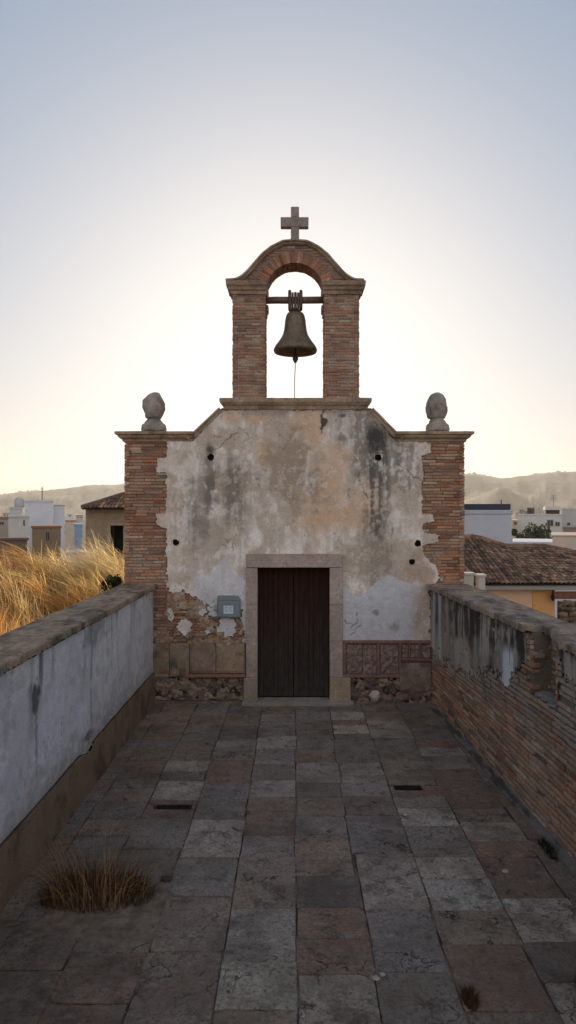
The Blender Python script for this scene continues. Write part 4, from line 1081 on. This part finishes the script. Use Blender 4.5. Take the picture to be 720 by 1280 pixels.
# weeds on the terrace
def tuft(name, x, y, rx, ry, n, hmin, hmax, label, cat='grass tuft', cols=None, z0=0, spread=.9, extra=()):
    a_ = rng.uniform(0, 2 * math.pi, n); r_ = np.sqrt(rng.random(n))
    ox, oy = np.cos(a_) * r_ * rx, np.sin(a_) * r_ * ry
    base = np.stack([x + ox, y + oy, np.full(n, z0)], 1)
    az = np.arctan2(oy / ry + rng.normal(0, .35, n), ox / rx + rng.normal(0, .35, n))
    hh = rng.uniform(hmin, hmax, n) * (1.1 - .5 * r_)
    ll = rng.uniform(.05, spread, n) * (.3 + r_); ww = rng.uniform(.0022, .0055, n); cc = grasscol(n, *(cols or ((.20, .10, .045), (.08, .042, .025), (.28, .165, .08))))
    for ne, h0, h1, w_ in extra:      # stout pale stalks standing out of the clump
        a2 = rng.uniform(0, 2 * math.pi, ne); r2 = np.sqrt(rng.random(ne)) * .9
        base = np.concatenate([base, np.stack([x + np.cos(a2) * r2 * rx, y + np.sin(a2) * r2 * ry, np.full(ne, z0)], 1)])
        hh = np.concatenate([hh, rng.uniform(h0, h1, ne)]); az = np.concatenate([az, a2 + rng.normal(0, .5, ne)]); ll = np.concatenate([ll, rng.uniform(.1, 1.1, ne)])
        ww = np.concatenate([ww, rng.uniform(.5, 1, ne) * w_]); cc = np.concatenate([cc, grasscol(ne, (.62, .36, .15), (.40, .20, .08), (.75, .55, .3))])
    o = blades(name, base, hh, az, ll, ww, cc, origin=(x, y, z0))
    return tag(o, label, cat)
tuft('grass_tuft', -1.74, 5.92, .50, .27, 1200, .08, .40, 'wide clump of dry brown grass growing from the paving at the lower left', extra=((170, .3, .66, .006), (90, .25, .55, .0045)))
tuft('grass_tuft', 1.22, yz(1252), .05, .1, 260, .04, .13, 'small brown grass tuft in the slab joint at the lower right')
tuft('grass_tuft', 2.55, 6.75, .06, .22, 260, .03, .12, 'low dark weeds at the foot of the brick wall', cols=((.07, .06, .03), (.04, .035, .02), (.12, .09, .05)))
tuft('grass_tuft', 2.05, yz(1240), .05, .12, 150, .03, .10, 'tiny reddish weed in a joint near the lower right corner', cols=((.20, .09, .05), (.1, .05, .03), (.25, .14, .08)))
n = 26
o = blades('wild_grass', np.stack([-2.42 + rng.normal(0, .06, n), 5.0 + rng.normal(0, .25, n), np.zeros(n)], 1), rng.uniform(.55, 1.05, n), rng.uniform(-.4, .9, n), rng.uniform(.3, .9, n), rng.uniform(.0018, .0032, n), grasscol(n, (.55, .24, .12), (.3, .17, .08), (.5, .35, .2)), seg=10, curve=1.6, headfrac=.25, origin=(-2.42, 5.0, 0))
tag(o, 'long thin seeding grass stems arching out from the foot of the whitewashed wall', 'grass tuft')
# sandy patch under the clump
xs_ = np.linspace(-2.5, -.9, 150); ys = np.linspace(5.0, 6.7, 150); A, B = np.meshgrid(xs_, ys, indexing='ij')
dd = np.sqrt(((A + 1.62) / .62) ** 2 + ((B - 5.72) / .52) ** 2) + (fbm(A * 4, B * 4, 4, 190) - .5) * 1.1
z_ = -.004 + .03 * (1 - sm(.15, 1.05, dd)) + (fbm(A * 30, B * 30, 3, 192) - .5) * .008; kk = dd < 1.1
kk = kk[:-1, :-1] & kk[1:, 1:] & kk[1:, :-1] & kk[:-1, 1:]
cs = np.zeros(A.shape + (3,)) + np.array((.19, .145, .105)); cs = mix(cs, (.11, .085, .065), sm(.45, .75, fbm(A * 9, B * 9, 5, 191)) * .6)
o = sheet('sand_patch', np.stack([A, B, z_], -1), kk, (0, 0, -.02), cs, M_soil); tag(o, 'thin drift of sandy soil around the grass clump', 'sand', kind='stuff')
# loose pebbles
for i, (px, py, r, lab) in enumerate(((470, 1224, .024, 'larger of two pale pebbles on the slabs at the lower centre'), (478, 1219, .020, 'smaller of two pale pebbles on the slabs at the lower centre'), (631, 1090, .028, 'pale flat pebble on the slabs near the brick wall'), (506, 1019, .028, 'pale pebble on the slab just in front of the right drain slot'), (574, 884, .03, 'small stone at the foot of the chapel right of the door'), (208, 1100, .045, 'dark stone beside the dry grass clump'))):
    Z = yz(py); mb = MB(); x = (px - CX) * Z / F
    mb.rock((x, Z, r * .35), (r * 1.2, r, r * .5), (.36, .32, .27) if i < 5 else (.05, .045, .04), i * 5 + 2); o = mb.build('pebble', M_stone, None, (x, Z, 0)); tag(o, lab, 'pebble', 'loose pebbles on the terrace')
# dry leaf litter in the joints
mb = MB(); random.seed(4)
for k in range(900):
    Z = random.choice([random.uniform(4.2, 11.9)] * 3 + [random.uniform(5, 7)]); side = random.random()
    if side < .3: x = rin(Z) - .1 - abs(random.gauss(0, .12))
    elif side < .5: x = LW + .06 + abs(random.gauss(0, .12))
    elif side < .85: x = random.choice(cols_x[1:-1]) + random.gauss(0, .012)
    else: x = random.uniform(-2.4, 2.5)
    s_ = random.uniform(.004, .013); a_ = random.uniform(0, 6.28); c_ = random.choice([(.10, .06, .035), (.06, .04, .03), (.16, .10, .06), (.22, .19, .16)])
    u_ = Vector((math.cos(a_), math.sin(a_), random.uniform(-.2, .4))) * s_; v_ = Vector((-math.sin(a_), math.cos(a_), random.uniform(-.2, .4))) * s_ * .5
    c0 = Vector((x, Z, .007 + s_ * .3)); mb.add([c0 - u_, c0 + v_, c0 + u_, c0 - v_], [(0, 1, 2, 3)], c_)
tag(mb.build('leaf_litter', M_soil), 'dry crumbs and leaf bits lying on the paving', 'leaf litter', kind='stuff')

# ================================================================== FOLIAGE
def tree(name, loc, rx, rz, hgt, label, cat, col=((.045, .065, .022), (.09, .11, .04)), n=1500, ls=.1, group=None, trunk=True):
    t = empty(name, loc, label, cat, group); L0 = Vector(loc)
    if trunk:
        mb = MB(); pts = [L0, L0 + Vector((.05 * hgt, 0, (hgt - rz) * .6)), L0 + Vector((.0, 0, hgt - rz * .6))]
        mb.tube(pts, [.06 * rx + .04, .045 * rx + .03, .02 * rx + .02], 8, (.12, .09, .07))
        for k in range(6):
            a_ = random.uniform(0, 6.28); mb.tube([L0 + Vector((0, 0, (hgt - rz) * .7)), L0 + Vector((math.cos(a_) * rx * .6, math.sin(a_) * rx * .6, hgt - rz * .6))], [.03 * rx + .01, .012], 6, (.12, .09, .07))
        mb.build('trunk', M_bark, t)
    cls = [(random.gauss(0, .45) * rx, random.gauss(0, .45) * rx, hgt - rz + random.gauss(0, .45) * rz, random.uniform(.25, .5)) for _ in range(11)]
    mb = MB()
    for k in range(n):
        c_ = random.choice(cls); d = Vector((random.gauss(0, 1), random.gauss(0, 1), random.gauss(0, 1))).normalized() * random.uniform(.5, 1)
        p = L0 + Vector((c_[0] + d.x * c_[3] * rx, c_[1] + d.y * c_[3] * rx, max(.05, c_[2] + d.z * c_[3] * rz)))
        u_ = Vector((random.gauss(0, 1), random.gauss(0, 1), random.gauss(0, 1))).normalized(); v_ = u_.cross(Vector((random.gauss(0, 1), random.gauss(0, 1), random.gauss(0, 1)))).normalized()
        s_ = ls * random.uniform(.6, 1.3); tt_ = random.random(); cc_ = tuple(np.array(col[0]) * (1 - tt_) + np.array(col[1]) * tt_)
        mb.add([p - u_ * s_, p + v_ * s_ * .5, p + u_ * s_, p - v_ * s_ * .5], [(0, 1, 2, 3)], cc_)
    mb.build('crown' if trunk else 'foliage', M_leaf, t)
random.seed(12)
tree('shrub', (-3.26, 11.9, 1.6), .2, .26, .62, 'dark green shrub at the left brick corner of the chapel', 'shrub', n=1100, ls=.03, col=((.02, .028, .01), (.05, .055, .02)))
for i, (px, py, Z, rx, lab) in enumerate(((653, 676, 62, 1.1, 'leftmost dark tree in front of the white villa'), (664, 672, 64, 1.5, 'largest and middle dark tree in front of the white villa'), (677, 675, 62, 1.3, 'rightmost dark tree in front of the white villa'))):
    p = at(px, py, Z); top = p[2] + 1.1
    tree('tree', (p[0], Z, -3), rx, 1.3, top + 3 if i != 1 else top + 3.2, lab, 'tree', n=1100, ls=.16, group='trees in front of the white villa')
p = at(46, 650, 55)

# ================================================================== HOUSES
def window(parent, x0, x1, y, z0, z1, fr=(.3, .28, .26)):
    mb = MB(); w = min(.07, (x1 - x0) * .1)
    for a in ((x0, x1, z0, z0 + w), (x0, x1, z1 - w, z1), (x0, x0 + w, z0 + w, z1 - w), (x1 - w, x1, z0 + w, z1 - w), ((x0 + x1) / 2 - w / 2, (x0 + x1) / 2 + w / 2, z0 + w, z1 - w)):
        mb.box(a[0], a[1], y - .06, y + .02, a[2], a[3], fr)
    f = mb.build('window', M_render, parent)
    mb = MB(); mb.box(x0 + w, x1 - w, y - .02, y - .006, z0 + w, z1 - w); mb.build('pane', M_glass, f)
def flat_house(px0, px1, pytop, Z, depth, label, wallc, wins=(), par=.25, name='house', roofc=None, group=None, turn=1.0):
    # each block is turned to face roughly down its own street towards the terrace
    x0, _, zt_ = at(px0, pytop, Z); x1 = at(px1, pytop, Z)[0]
    right = (x0 + x1) > 0; piv = x0 if right else x1; ph = -math.atan2(piv, Z) * turn
    tf = ((px1 if right else px0) - CX) / F
    c_, s_ = math.cos(ph), math.sin(ph)
    if right: Wd = (tf * Z - x0) / (c_ - tf * s_); x1 = x0 + Wd
    else: Wd = (x1 - tf * Z) / (c_ - tf * s_); x0 = x1 - Wd
    t = empty(name, (piv, Z, -3), label, 'house' if name == 'house' else 'building', group); t.rotation_euler = (0, 0, ph)
    mb = MB(); mb.box(x0, x1, Z, Z + depth, -3.5, zt_ - par, wallc); mb.build('wall', M_render, t)
    mb = MB(); rc = roofc or tuple(np.array(wallc) * .92)
    mb.bevbox(x0 - .06, x1 + .06, Z - .06, Z + depth + .06, zt_ - par, zt_, .03, rc); mb.build('roof', M_render, t)
    fr_ = lambda p: x0 + (x1 - x0) * (p - px0) / (px1 - px0)
    for a, b, c_, d_ in wins: window(t, fr_(a), fr_(b), Z, at(0, d_, Z)[2], at(0, c_, Z)[2])
    return t, x0, x1, zt_
WH = (.72, .72, .73)
# left
t, x0, x1, zt_ = flat_house(31, 66, 625, 70, 9, 'tall white block house with a thin rooftop antenna, left of the chapel', WH, ())
mb = MB(); xa = at(53, 0, 70)[0]; mb.tube([(xa, 73, zt_), (xa, 73, zt_ + 1.5)], .05, 6, (.1, .1, .1))
for k in range(3): mb.tube([(xa - .3 + .05 * k, 73, zt_ + 1.0 + .15 * k), (xa + .3 - .05 * k, 73, zt_ + 1.0 + .15 * k)], .015, 5, (.1, .1, .1))
mb.build('antenna', M_iron, t)
mb = MB(); xb = at(80, 0, 70)[0]; zc = at(0, 632, 70)[2]; mb.box(x1 + .061, xb, 70.5, 78, -3.5, zc, WH); mb.bevbox(x1 + .061, xb + .1, 70.4, 78.1, zc, zc + .12, .02, (.6, .6, .6)); mb.build('annex', M_render, t)
tk, tx0, tx1, tz = flat_house(12, 28, 634, 82, 6, 'pale grey box house behind the low cream house at the far left', (.5, .5, .5), ())
mb = MB(); mb.lathe([(0, 0), (.55, 0), (.6, .1), (.6, .9), (.45, 1.1), (.1, 1.18), (0, 1.18)], (tx0 + 1.1, 84.5, tz), 16, (.45, .45, .44)); mb.build('water_tank', M_render, tk, smooth=True)
flat_house(11.5, 36, 644, 60, 6, 'low cream house with a slit window before the white block', (.62, .58, .52), ((29, 31, 650, 657),))
flat_house(-30, 10, 646, 66, 7, 'long low stone coloured house cut by the left edge of the photo', (.45, .38, .3), ((-2, 5, 652, 656),), roofc=(.35, .2, .13))
flat_house(82, 95, 650, 95, 6, 'small pale house with a tan front between white block and tiled house', (.6, .5, .4), (), roofc=(.4, .25, .18))
flat_house(93, 103, 655, 75, 5, 'tiny blue walled house beside the tiled house', (.30, .42, .58), ())
t = flat_house(40, 76, 657, 42, 4, 'brown earth coloured shed rising above the dry grass', (.25, .18, .11), ((57, 62, 664, 676),), name='shed', roofc=(.28, .16, .10), par=.15)
t = flat_house(-25, 34, 672, 26, .5, 'dark low boundary wall behind the grass at the far left', (.16, .125, .10), (), par=.12, name='boundary_wall')[0]; t['category'] = 'wall'
t = flat_house(84, 118, 688, 21.5, .5, 'low whitewashed garden wall behind the dry grass', (.75, .73, .68), (), par=.1, name='garden_wall')[0]; t['category'] = 'wall'
for i, (px0, px1, py, Z, c_, lab) in enumerate(((-14, -2, 640, 210, WH, 'far white house left of the frame edge'), (3, 12, 641, 240, (.6, .5, .4), 'far tan house above the long low house'), (84, 91, 642, 260, WH, 'far white house at the foot of the left hill'), (95, 104, 644, 200, (.6, .52, .45), 'far beige house just left of the tiled roof'),
        (644, 653, 640, 300, (.55, .47, .4), 'far beige house left of the white villa roofline'), (655, 664, 641.5, 250, WH, 'far white house above the white villa roofline'), (668, 679, 639.5, 320, (.6, .5, .42), 'far tan house left of the villa roof terrace'))):
    flat_house(px0, px1, py, Z, 9, lab, c_, ((px0 + 2, px0 + 3.5, py + 2, py + 3.6), (px1 - 3.5, px1 - 2, py + 2, py + 3.6)), roofc=(.38, .22, .15) if i % 2 else None)

def tiles(mb, P0, across, Wd, topf, up, n_ov=.27, r=.062, pitch=.13, col=((.30, .175, .105), (.21, .125, .08), (.38, .225, .135), (.14, .095, .065))):
    """rows of barrel tiles; topf(s) = slope length available at distance s along the eave"""
    across = Vector(across).normalized(); up = Vector(up).normalized(); nn = across.cross(up).normalized()
    if nn.z < 0: nn = -nn
    k = 0
    while k * pitch < Wd:
        s = k * pitch; L_ = topf(s); q = 0.0; k += 1
        jx = random.uniform(-.012, .012)
        while q < L_:
            ln = min(.33, L_ - q + .05); c0 = Vector(P0) + across * (s + jx + random.uniform(-.006, .006)) + up * (q - random.uniform(0, .03)) + nn * (.018 + random.uniform(0, .012))
            vs = []; m = 6
            for e, rr_, lift in ((0, r, .022), (1, r * .84, 0)):
                for a in range(m + 1):
                    an = math.pi * a / m
                    vs.append(c0 + up * (ln * e) + across * (math.cos(an) * rr_) + nn * (math.sin(an) * rr_ * .8 + lift))
            b0 = len(vs)
            for a in range(m + 1):
                an = math.pi * a / m; vs.append(c0 + across * (math.cos(an) * r * .8) + nn * (math.sin(an) * r * .6 + .022))
            fs = [(a, a + 1, m + 2 + a, m + 1 + a) for a in range(m)] + [(b0 + a, b0 + a + 1, a + 1, a) for a in range(m)]
            mb.add(vs, fs, tuple(np.array(random.choice(col)) * random.uniform(.75, 1.2)))
            q += n_ov
random.seed(31)
# left tiled house
hs = empty('house', (-5.9, 27, -3), 'rough stone house with a hipped tile roof directly left of the chapel', 'house')
Z = 24.0; xl = at(107, 0, Z)[0]; ze = at(0, 637, Z)[2]
mb = MB(); WC = (.30, .225, .155)
dxa, dxb = at(138.5, 0, Z)[0], at(154, 0, Z)[0]; dzt = at(0, 657, Z)[2]
mb.box(xl, dxa, Z, Z + 6, -3.3, ze, WC); mb.box(dxb, -3.6, Z, Z + 6, -3.3, ze, WC); mb.box(dxa, dxb, Z, Z + 6, dzt, ze, WC); mb.box(dxa, dxb, Z + .5, Z + 6, -3.3, dzt, (.02, .018, .015))
mb.build('wall', M_stone, hs)
mb = MB(); mb.bevbox(dxa - .12, dxa, Z - .04, Z + .3, -3, dzt, .01, (.36, .28, .2)); mb.bevbox(dxa - .12, dxb + .1, Z - .04, Z + .3, dzt, dzt + .1, .01, (.33, .25, .18)); mb.build('door_frame', M_stone, hs)
xe = at(102.5, 0, Z - .35)[0]; zr = at(0, 594, 27)[2]
mb = MB(); y0_, yb_ = Z - .35, Z + 6.35; xm = xe + 3.35; xr = -3.3
e0, e1, r0_, r1_ = Vector((xe, y0_, ze)), Vector((xr, y0_, ze)), Vector((xm, Z + 3, zr)), Vector((xr, Z + 3, zr))
b0_, b1_ = Vector((xe, yb_, ze)), Vector((xr, yb_, ze))
mb.add([e0, e1, r1_, r0_, b0_, b1_], [(0, 1, 2, 3), (4, 0, 3), (5, 4, 3, 2), (0, 4, 5, 1), (1, 5, 2)], (.06, .045, .035))
up = (r0_ - Vector((xm, y0_, ze))); SL = up.length
tiles(mb, e0 + Vector((0, 0, .02)), (1, 0, 0), xr - xe, lambda s: SL * min(1, s / 3.35), up)
upl = (r0_ - Vector((xe, Z + 3, ze))); tiles(mb, b0_ + Vector((0, 0, .02)), (0, -1, 0), yb_ - y0_, lambda s: upl.length * min(1, min(s, (yb_ - y0_) - s) / 3.35), upl)
mb.tube([e0 + Vector((0, 0, .08)), r0_ + Vector((0, 0, .08))], .09, 8, (.16, .11, .08)); mb.tube([r0_ + Vector((0, 0, .06)), r1_ + Vector((0, 0, .06))], .09, 8, (.16, .11, .08))
mb.build('roof', M_tile, hs)

# right: house with apricot wall and long tiled roof
oh = empty('house', (8, 21, -3), 'apricot painted house with a wavy old tile roof beyond the brick parapet', 'house')
Ze = 19.0; ze = at(0, 731, Ze)[2]; xa = 4.2; xb = at(699, 0, Ze)[0]
mb = MB(); AP = (.86, .58, .37)
mb.box(xa, xb, Ze + .35, Ze + 6.5, -3.3, ze + .02, AP); mb.build('wall', M_render, oh)
mb = MB(); mb.bevbox(xb - .65, xb + .012, Ze + .33, Ze + .9, -3.3, ze - .02, .02, (.85, .44, .17)); o = mb.build('corner_pilaster', M_render, oh); o['label'] = 'deeper orange corner of the wall'
mb = MB(); mb.bevbox(xa, 12.6, Ze + .06, Ze + .36, ze - .16, ze - .02, .02, (.5, .46, .42)); mb.build('fascia', M_render, oh)
mb = MB(); mb.bevbox(xb - .1, 12.4, Ze + .12, Ze + .3, ze - .42, ze - .22, .015, (.22, .11, .07)); mb.build('beam', M_wood, oh)
mb = MB(); q = at(694, 741, Ze); mb.rock((xb - .12, Ze + .15, ze - .38), (.055, .055, .10), (.03, .02, .02), 4); mb.tube([(xb - .12, Ze + .15, ze - .2), (xb - .12, Ze + .15, ze - .05)], .02, 6, (.03, .02, .02)); mb.build('wall_lamp', M_iron, oh)
Zr = 22.8
def ridge_z(x):
    pxr = [560, 581, 593, 606, 620, 633, 650, 679]; pyr = [674, 674.5, 673, 677, 682, 685.5, 685.5, 685.5]
    px = CX + x * F / Zr; return CAMH + (640 - np.interp(px, pxr, pyr)) * Zr / F
xrr = at(679, 0, Zr)[0]; xend = 12.6
mb = MB(); m = 40; vs = []
for k in range(m + 1):
    x = xa + (xend - xa) * k / m; tmax = 1 if x <= xrr else max(0, (xend - x) / (xend - xrr))
    zr_ = ridge_z(min(x, xrr)); ev = Vector((x, Ze - .05, ze)); rd = Vector((x, Zr, zr_)); top = ev + (rd - ev) * tmax
    bk = Vector((x, 2 * Zr - Ze, ze)); tb = bk + (rd - bk) * tmax
    vs += [ev, top, tb, bk]
fs = []
for k in range(m):
    a, b = 4 * k, 4 * k + 4; fs += [(a, b, b + 1, a + 1), (a + 1, b + 1, b + 2, a + 2), (a + 2, b + 2, b + 3, a + 3), (a, a + 3, b + 3, b)]
fs += [(0, 1, 2, 3)]
mb.add(vs, fs, (.06, .045, .035))
s = 0; pitch = .13
while s < xend - xa:
    x = xa + s; tmax = 1 if x <= xrr else max(0, (xend - x) / (xend - xrr)); zr_ = ridge_z(min(x, xrr))
    up = Vector((0, Zr - Ze + .05, zr_ - ze)); tiles(mb, (x, Ze - .1, ze + .01), (1, 0, 0), pitch * .5, lambda q, t=tmax, u=up: u.length * t, up)
    s += pitch
pts = [Vector((x, Zr, ridge_z(x) + .06)) for x in np.arange(xa, xrr, .3)] + [Vector((xrr, Zr, ridge_z(xrr) + .06)), Vector((xend, Ze, ze + .06))]
for a, b in zip(pts[:-1], pts[1:]):
    mm = max(1, int((b - a).length / .35))
    for k in range(mm):
        p = a + (b - a) * (k / mm); q = a + (b - a) * ((k + 1.15) / mm); mb.tube([p, q], [.11, .09], 8, tuple(np.array((.20, .12, .08) if p.x > 6.6 else (.30, .15, .09)) * random.uniform(.8, 1.15)))
mb.build('roof', M_tile, oh)
# others on the right
t, x0, x1, zt_ = flat_house(560, 639.5, 637.5, 40, 9, 'plain bluish white box house with a dark flat roof box, right of the chapel', (.50, .52, .56), ())
mb = MB(); xb = at(632, 0, 40.5)[0]; mb.bevbox(x0 + .1, xb, 40.3, 46, zt_ + .001, zt_ + .36, .02, (.05, .055, .07)); mb.build('roof_box', M_render, t)
mb = MB(); xb = at(619, 0, 41)[0]; mb.tube([(xb, 41, zt_ + .36), (xb, 41, zt_ + .62)], .035, 6, (.05, .05, .05)); mb.build('vent_pipe', M_iron, t)
t, x0, x1, zt_ = flat_house(648, 702, 642.5, 90, 12, 'white flat roofed villa with a roof terrace behind the dark trees', (.68, .64, .58), ((684, 692, 649.5, 657.5), (694, 700, 652, 657.5)))
mb = MB(); a = x0 + (x1 - x0) * .65; b = x0 + (x1 - x0) * .97; zz1 = at(0, 637.5, 90)[2]; zz2 = at(0, 633, 90)[2]
mb.box(a, b, 91.5, 98, zt_ + .001, zz1, (.12, .07, .05)); mb.bevbox(a - .1, b + .1, 90.8, 98.3, zz1, zz2, .03, (.68, .64, .58)); mb.build('roof_terrace', M_render, t)
mb = MB(); random.seed(9)
for k in range(9): q = x0 + (x1 - x0) * random.uniform(.02, .6); h_ = random.uniform(.3, .9); mb.box(q, q + random.uniform(.15, .6), 93, 93.6, zt_ + .002, zt_ + h_, random.choice([(.3, .26, .22), (.5, .46, .42), (.12, .1, .09)]))
mb.build('rooftop_units', M_render, t)
mb = MB(); q = x0 + (x1 - x0) * .85; mb.tube([(q, 94, zz2), (q, 94, zz2 + 1.6)], .035, 6, (.15, .14, .13))
for k in range(4): mb.tube([(q - .5 + .08 * k, 94, zz2 + .9 + .2 * k), (q + .5 - .08 * k, 94, zz2 + .9 + .2 * k)], .02, 5, (.15, .14, .13))
mb.build('antenna', M_iron, t)
flat_house(640.5, 647.5, 650, 88, 12, 'narrow ochre side wing between box house and white villa', (.6, .48, .33), ((642.5, 646, 652, 656), (642.5, 646, 661.5, 666.5)))
flat_house(702.5, 760, 635.5, 96, 12, 'pale house with a small brown balcony cut by the right edge', (.62, .58, .54), ((709, 713, 653, 658),))
flat_house(704, 745, 658, 80, 6, 'low brown walled house at the right edge below the pale house', (.30, .22, .17), ())
flat_house(642, 698, 677, 47, 6, 'long white flat roof in front of the dark trees', (.72, .73, .75), (), par=.5)
flat_house(690.5, 770, 668.5, 40, 6, 'smooth pinkish beige block house at the right edge', (.60, .48, .38), (), par=.1)
flat_house(690, 770, 690.5, 34, 4, 'low white house between beige block and tile roof at the right edge', (.68, .69, .72), (), par=.1)
# rubble wall low right
sw = MB(); random.seed(77); Zw = 16.2
x0 = at(701.5, 0, Zw)[0]; ztop = at(0, 751, Zw)[2]
sw.box(x0 + .1, x0 + 1.6, Zw + .05, Zw + .5, -3.2, ztop - .06, (.10, .075, .055))
for r_ in range(15):
    for k in range(9):
        sw.rock((x0 + .09 + k * .18 + random.uniform(-.04, .04), Zw + .06, ztop - .06 - r_ * .13 + random.uniform(-.02, .02)), (.11, .1, .08), tuple(np.array((.24, .17, .11)) * random.uniform(.55, 1.3)), random.random() * 40, 2, .4)
o = sw.build('stone_wall', M_stone, None, (x0, Zw, -3)); tag(o, 'rubble stone wall stub beside the apricot house at the right edge', 'wall')
for i, (a, b, Zp, lab) in enumerate(((579, 592.5, 13.6, 'white gate pillar nearest the chapel beyond the right parapet'), (598, 607, 13.9, 'cream gate pillar farther from the chapel beyond the right parapet'))):
    x0, x1 = at(a, 0, Zp)[0], at(b, 0, Zp)[0]; z1 = at(0, 716 + i * 2, Zp)[2]
    t = empty('gate_pillar', ((x0 + x1) / 2, Zp + .1, -3), lab, 'pillar', 'gate pillars beyond the right parapet')
    mb = MB(); mb.bevbox(x0, x1, Zp, Zp + .22, -3.2, z1 - .05, .01, (.6, .55, .47), .003); mb.build('shaft', M_render, t)
    mb = MB(); mb.bevbox(x0 - .02, x1 + .02, Zp - .02, Zp + .24, z1 - .05, z1, .01, (.66, .62, .55), .003); mb.build('cap', M_render, t)

# ================================================================== HAZE
me = bpy.data.meshes.new('haze'); mbh = MB(); mbh.box(-4600, 4600, -600, 4700, -40, 260)
haze = mbh.build('haze', M_render); haze.data.materials.clear()
hm = bpy.data.materials.new('haze_air'); hm.use_nodes = True; nt = hm.node_tree; nt.nodes.clear()
out = nt.nodes.new('ShaderNodeOutputMaterial'); pv = nt.nodes.new('ShaderNodeVolumePrincipled')
pv.inputs['Color'].default_value = (.95, .93, .90, 1); pv.inputs['Density'].default_value = .00014; pv.inputs['Anisotropy'].default_value = .45
nt.links.new(pv.outputs[0], out.inputs['Volume']); haze.data.materials.append(hm)
tag(haze, 'warm morning haze over the valley', 'haze', kind='stuff')

# ================================================================== LIGHT, SKY, CAMERA
SKY_K = 1.0; VEIL = (.55, 1.25, 2.3); KNEE = (12.5, 11.7, 10.9); REAR_FILL = (6.6, 5.3, 4.4)
EL = math.radians(13.5); AZ = math.radians(-.6)      # azimuth from +Y towards +X
sd = Vector((math.sin(AZ) * math.cos(EL), math.cos(AZ) * math.cos(EL), math.sin(EL)))
sun = bpy.data.lights.new('sun', 'SUN'); sun.energy = 5.0; sun.angle = math.radians(.53); sun.color = (1, .80, .58)
so = bpy.data.objects.new('sun', sun); COL.objects.link(so); so.rotation_euler = sd.to_track_quat('Z', 'Y').to_euler(); so.location = (0, 60, 30)
w = bpy.data.worlds.new('World'); scn.world = w; w.use_nodes = True; nt = w.node_tree
bg = nt.nodes['Background']; sk = nt.nodes.new('ShaderNodeTexSky'); sk.sky_type = 'NISHITA'; sk.sun_disc = False
sk.sun_elevation = EL; sk.sun_rotation = AZ; sk.air_density = 1.0; sk.dust_density = 2.0; sk.ozone_density = 1.0; sk.altitude = 50
# hazy morning air: the clear sky plus an even pale veil all the way round
va = nt.nodes.new('ShaderNodeVectorMath'); va.operation = 'SCALE'; va.inputs['Scale'].default_value = SKY_K
vb = nt.nodes.new('ShaderNodeVectorMath'); vb.operation = 'ADD'; vb.inputs[1].default_value = VEIL
nt.links.new(sk.outputs[0], va.inputs[0])
def vm(op, a, b):
    n = nt.nodes.new('ShaderNodeVectorMath'); n.operation = op
    for k, v in ((0, a), (1, b)):
        if isinstance(v, tuple): n.inputs[k].default_value = v
        else: nt.links.new(v, n.inputs[k])
    return n.outputs[0]
soft = vm('DIVIDE', vm('MULTIPLY', va.outputs[0], KNEE), vm('ADD', va.outputs[0], KNEE))   # thick haze spreads the glow round the sun
nt.links.new(soft, vb.inputs[0])
# added warm glow in the unseen rear sky, fills the shaded facade
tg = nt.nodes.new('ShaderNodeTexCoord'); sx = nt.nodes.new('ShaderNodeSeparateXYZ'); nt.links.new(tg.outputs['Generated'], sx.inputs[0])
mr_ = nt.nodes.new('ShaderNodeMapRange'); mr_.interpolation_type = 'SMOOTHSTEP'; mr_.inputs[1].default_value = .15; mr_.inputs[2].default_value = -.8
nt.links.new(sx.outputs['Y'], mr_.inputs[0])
vc = nt.nodes.new('ShaderNodeVectorMath'); vc.operation = 'SCALE'; vc.inputs[0].default_value = REAR_FILL; nt.links.new(mr_.outputs[0], vc.inputs['Scale'])
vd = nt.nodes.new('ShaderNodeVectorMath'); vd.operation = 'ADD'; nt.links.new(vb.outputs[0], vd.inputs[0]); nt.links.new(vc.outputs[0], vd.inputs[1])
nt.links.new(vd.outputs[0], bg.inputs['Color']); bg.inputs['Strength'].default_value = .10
cam = bpy.data.cameras.new('camera'); co = bpy.data.objects.new('camera', cam); COL.objects.link(co)
co.location = (0, 0, CAMH); co.rotation_euler = (math.radians(90), 0, 0)
cam.sensor_fit = 'VERTICAL'; cam.sensor_height = 36; cam.sensor_width = 36; cam.lens = F / 1280 * 36
cam.shift_x = -(CX - 360) / 1280; cam.clip_start = .05; cam.clip_end = 30000
scn.camera = co
scn.view_settings.view_transform = 'Standard'; scn.view_settings.look = 'None'; scn.view_settings.exposure = 0.0; scn.view_settings.gamma = 1
scn.cycles.volume_bounces = 1; scn.cycles.max_bounces = 8
try:
    scn.cycles.use_denoising = True
except Exception: pass
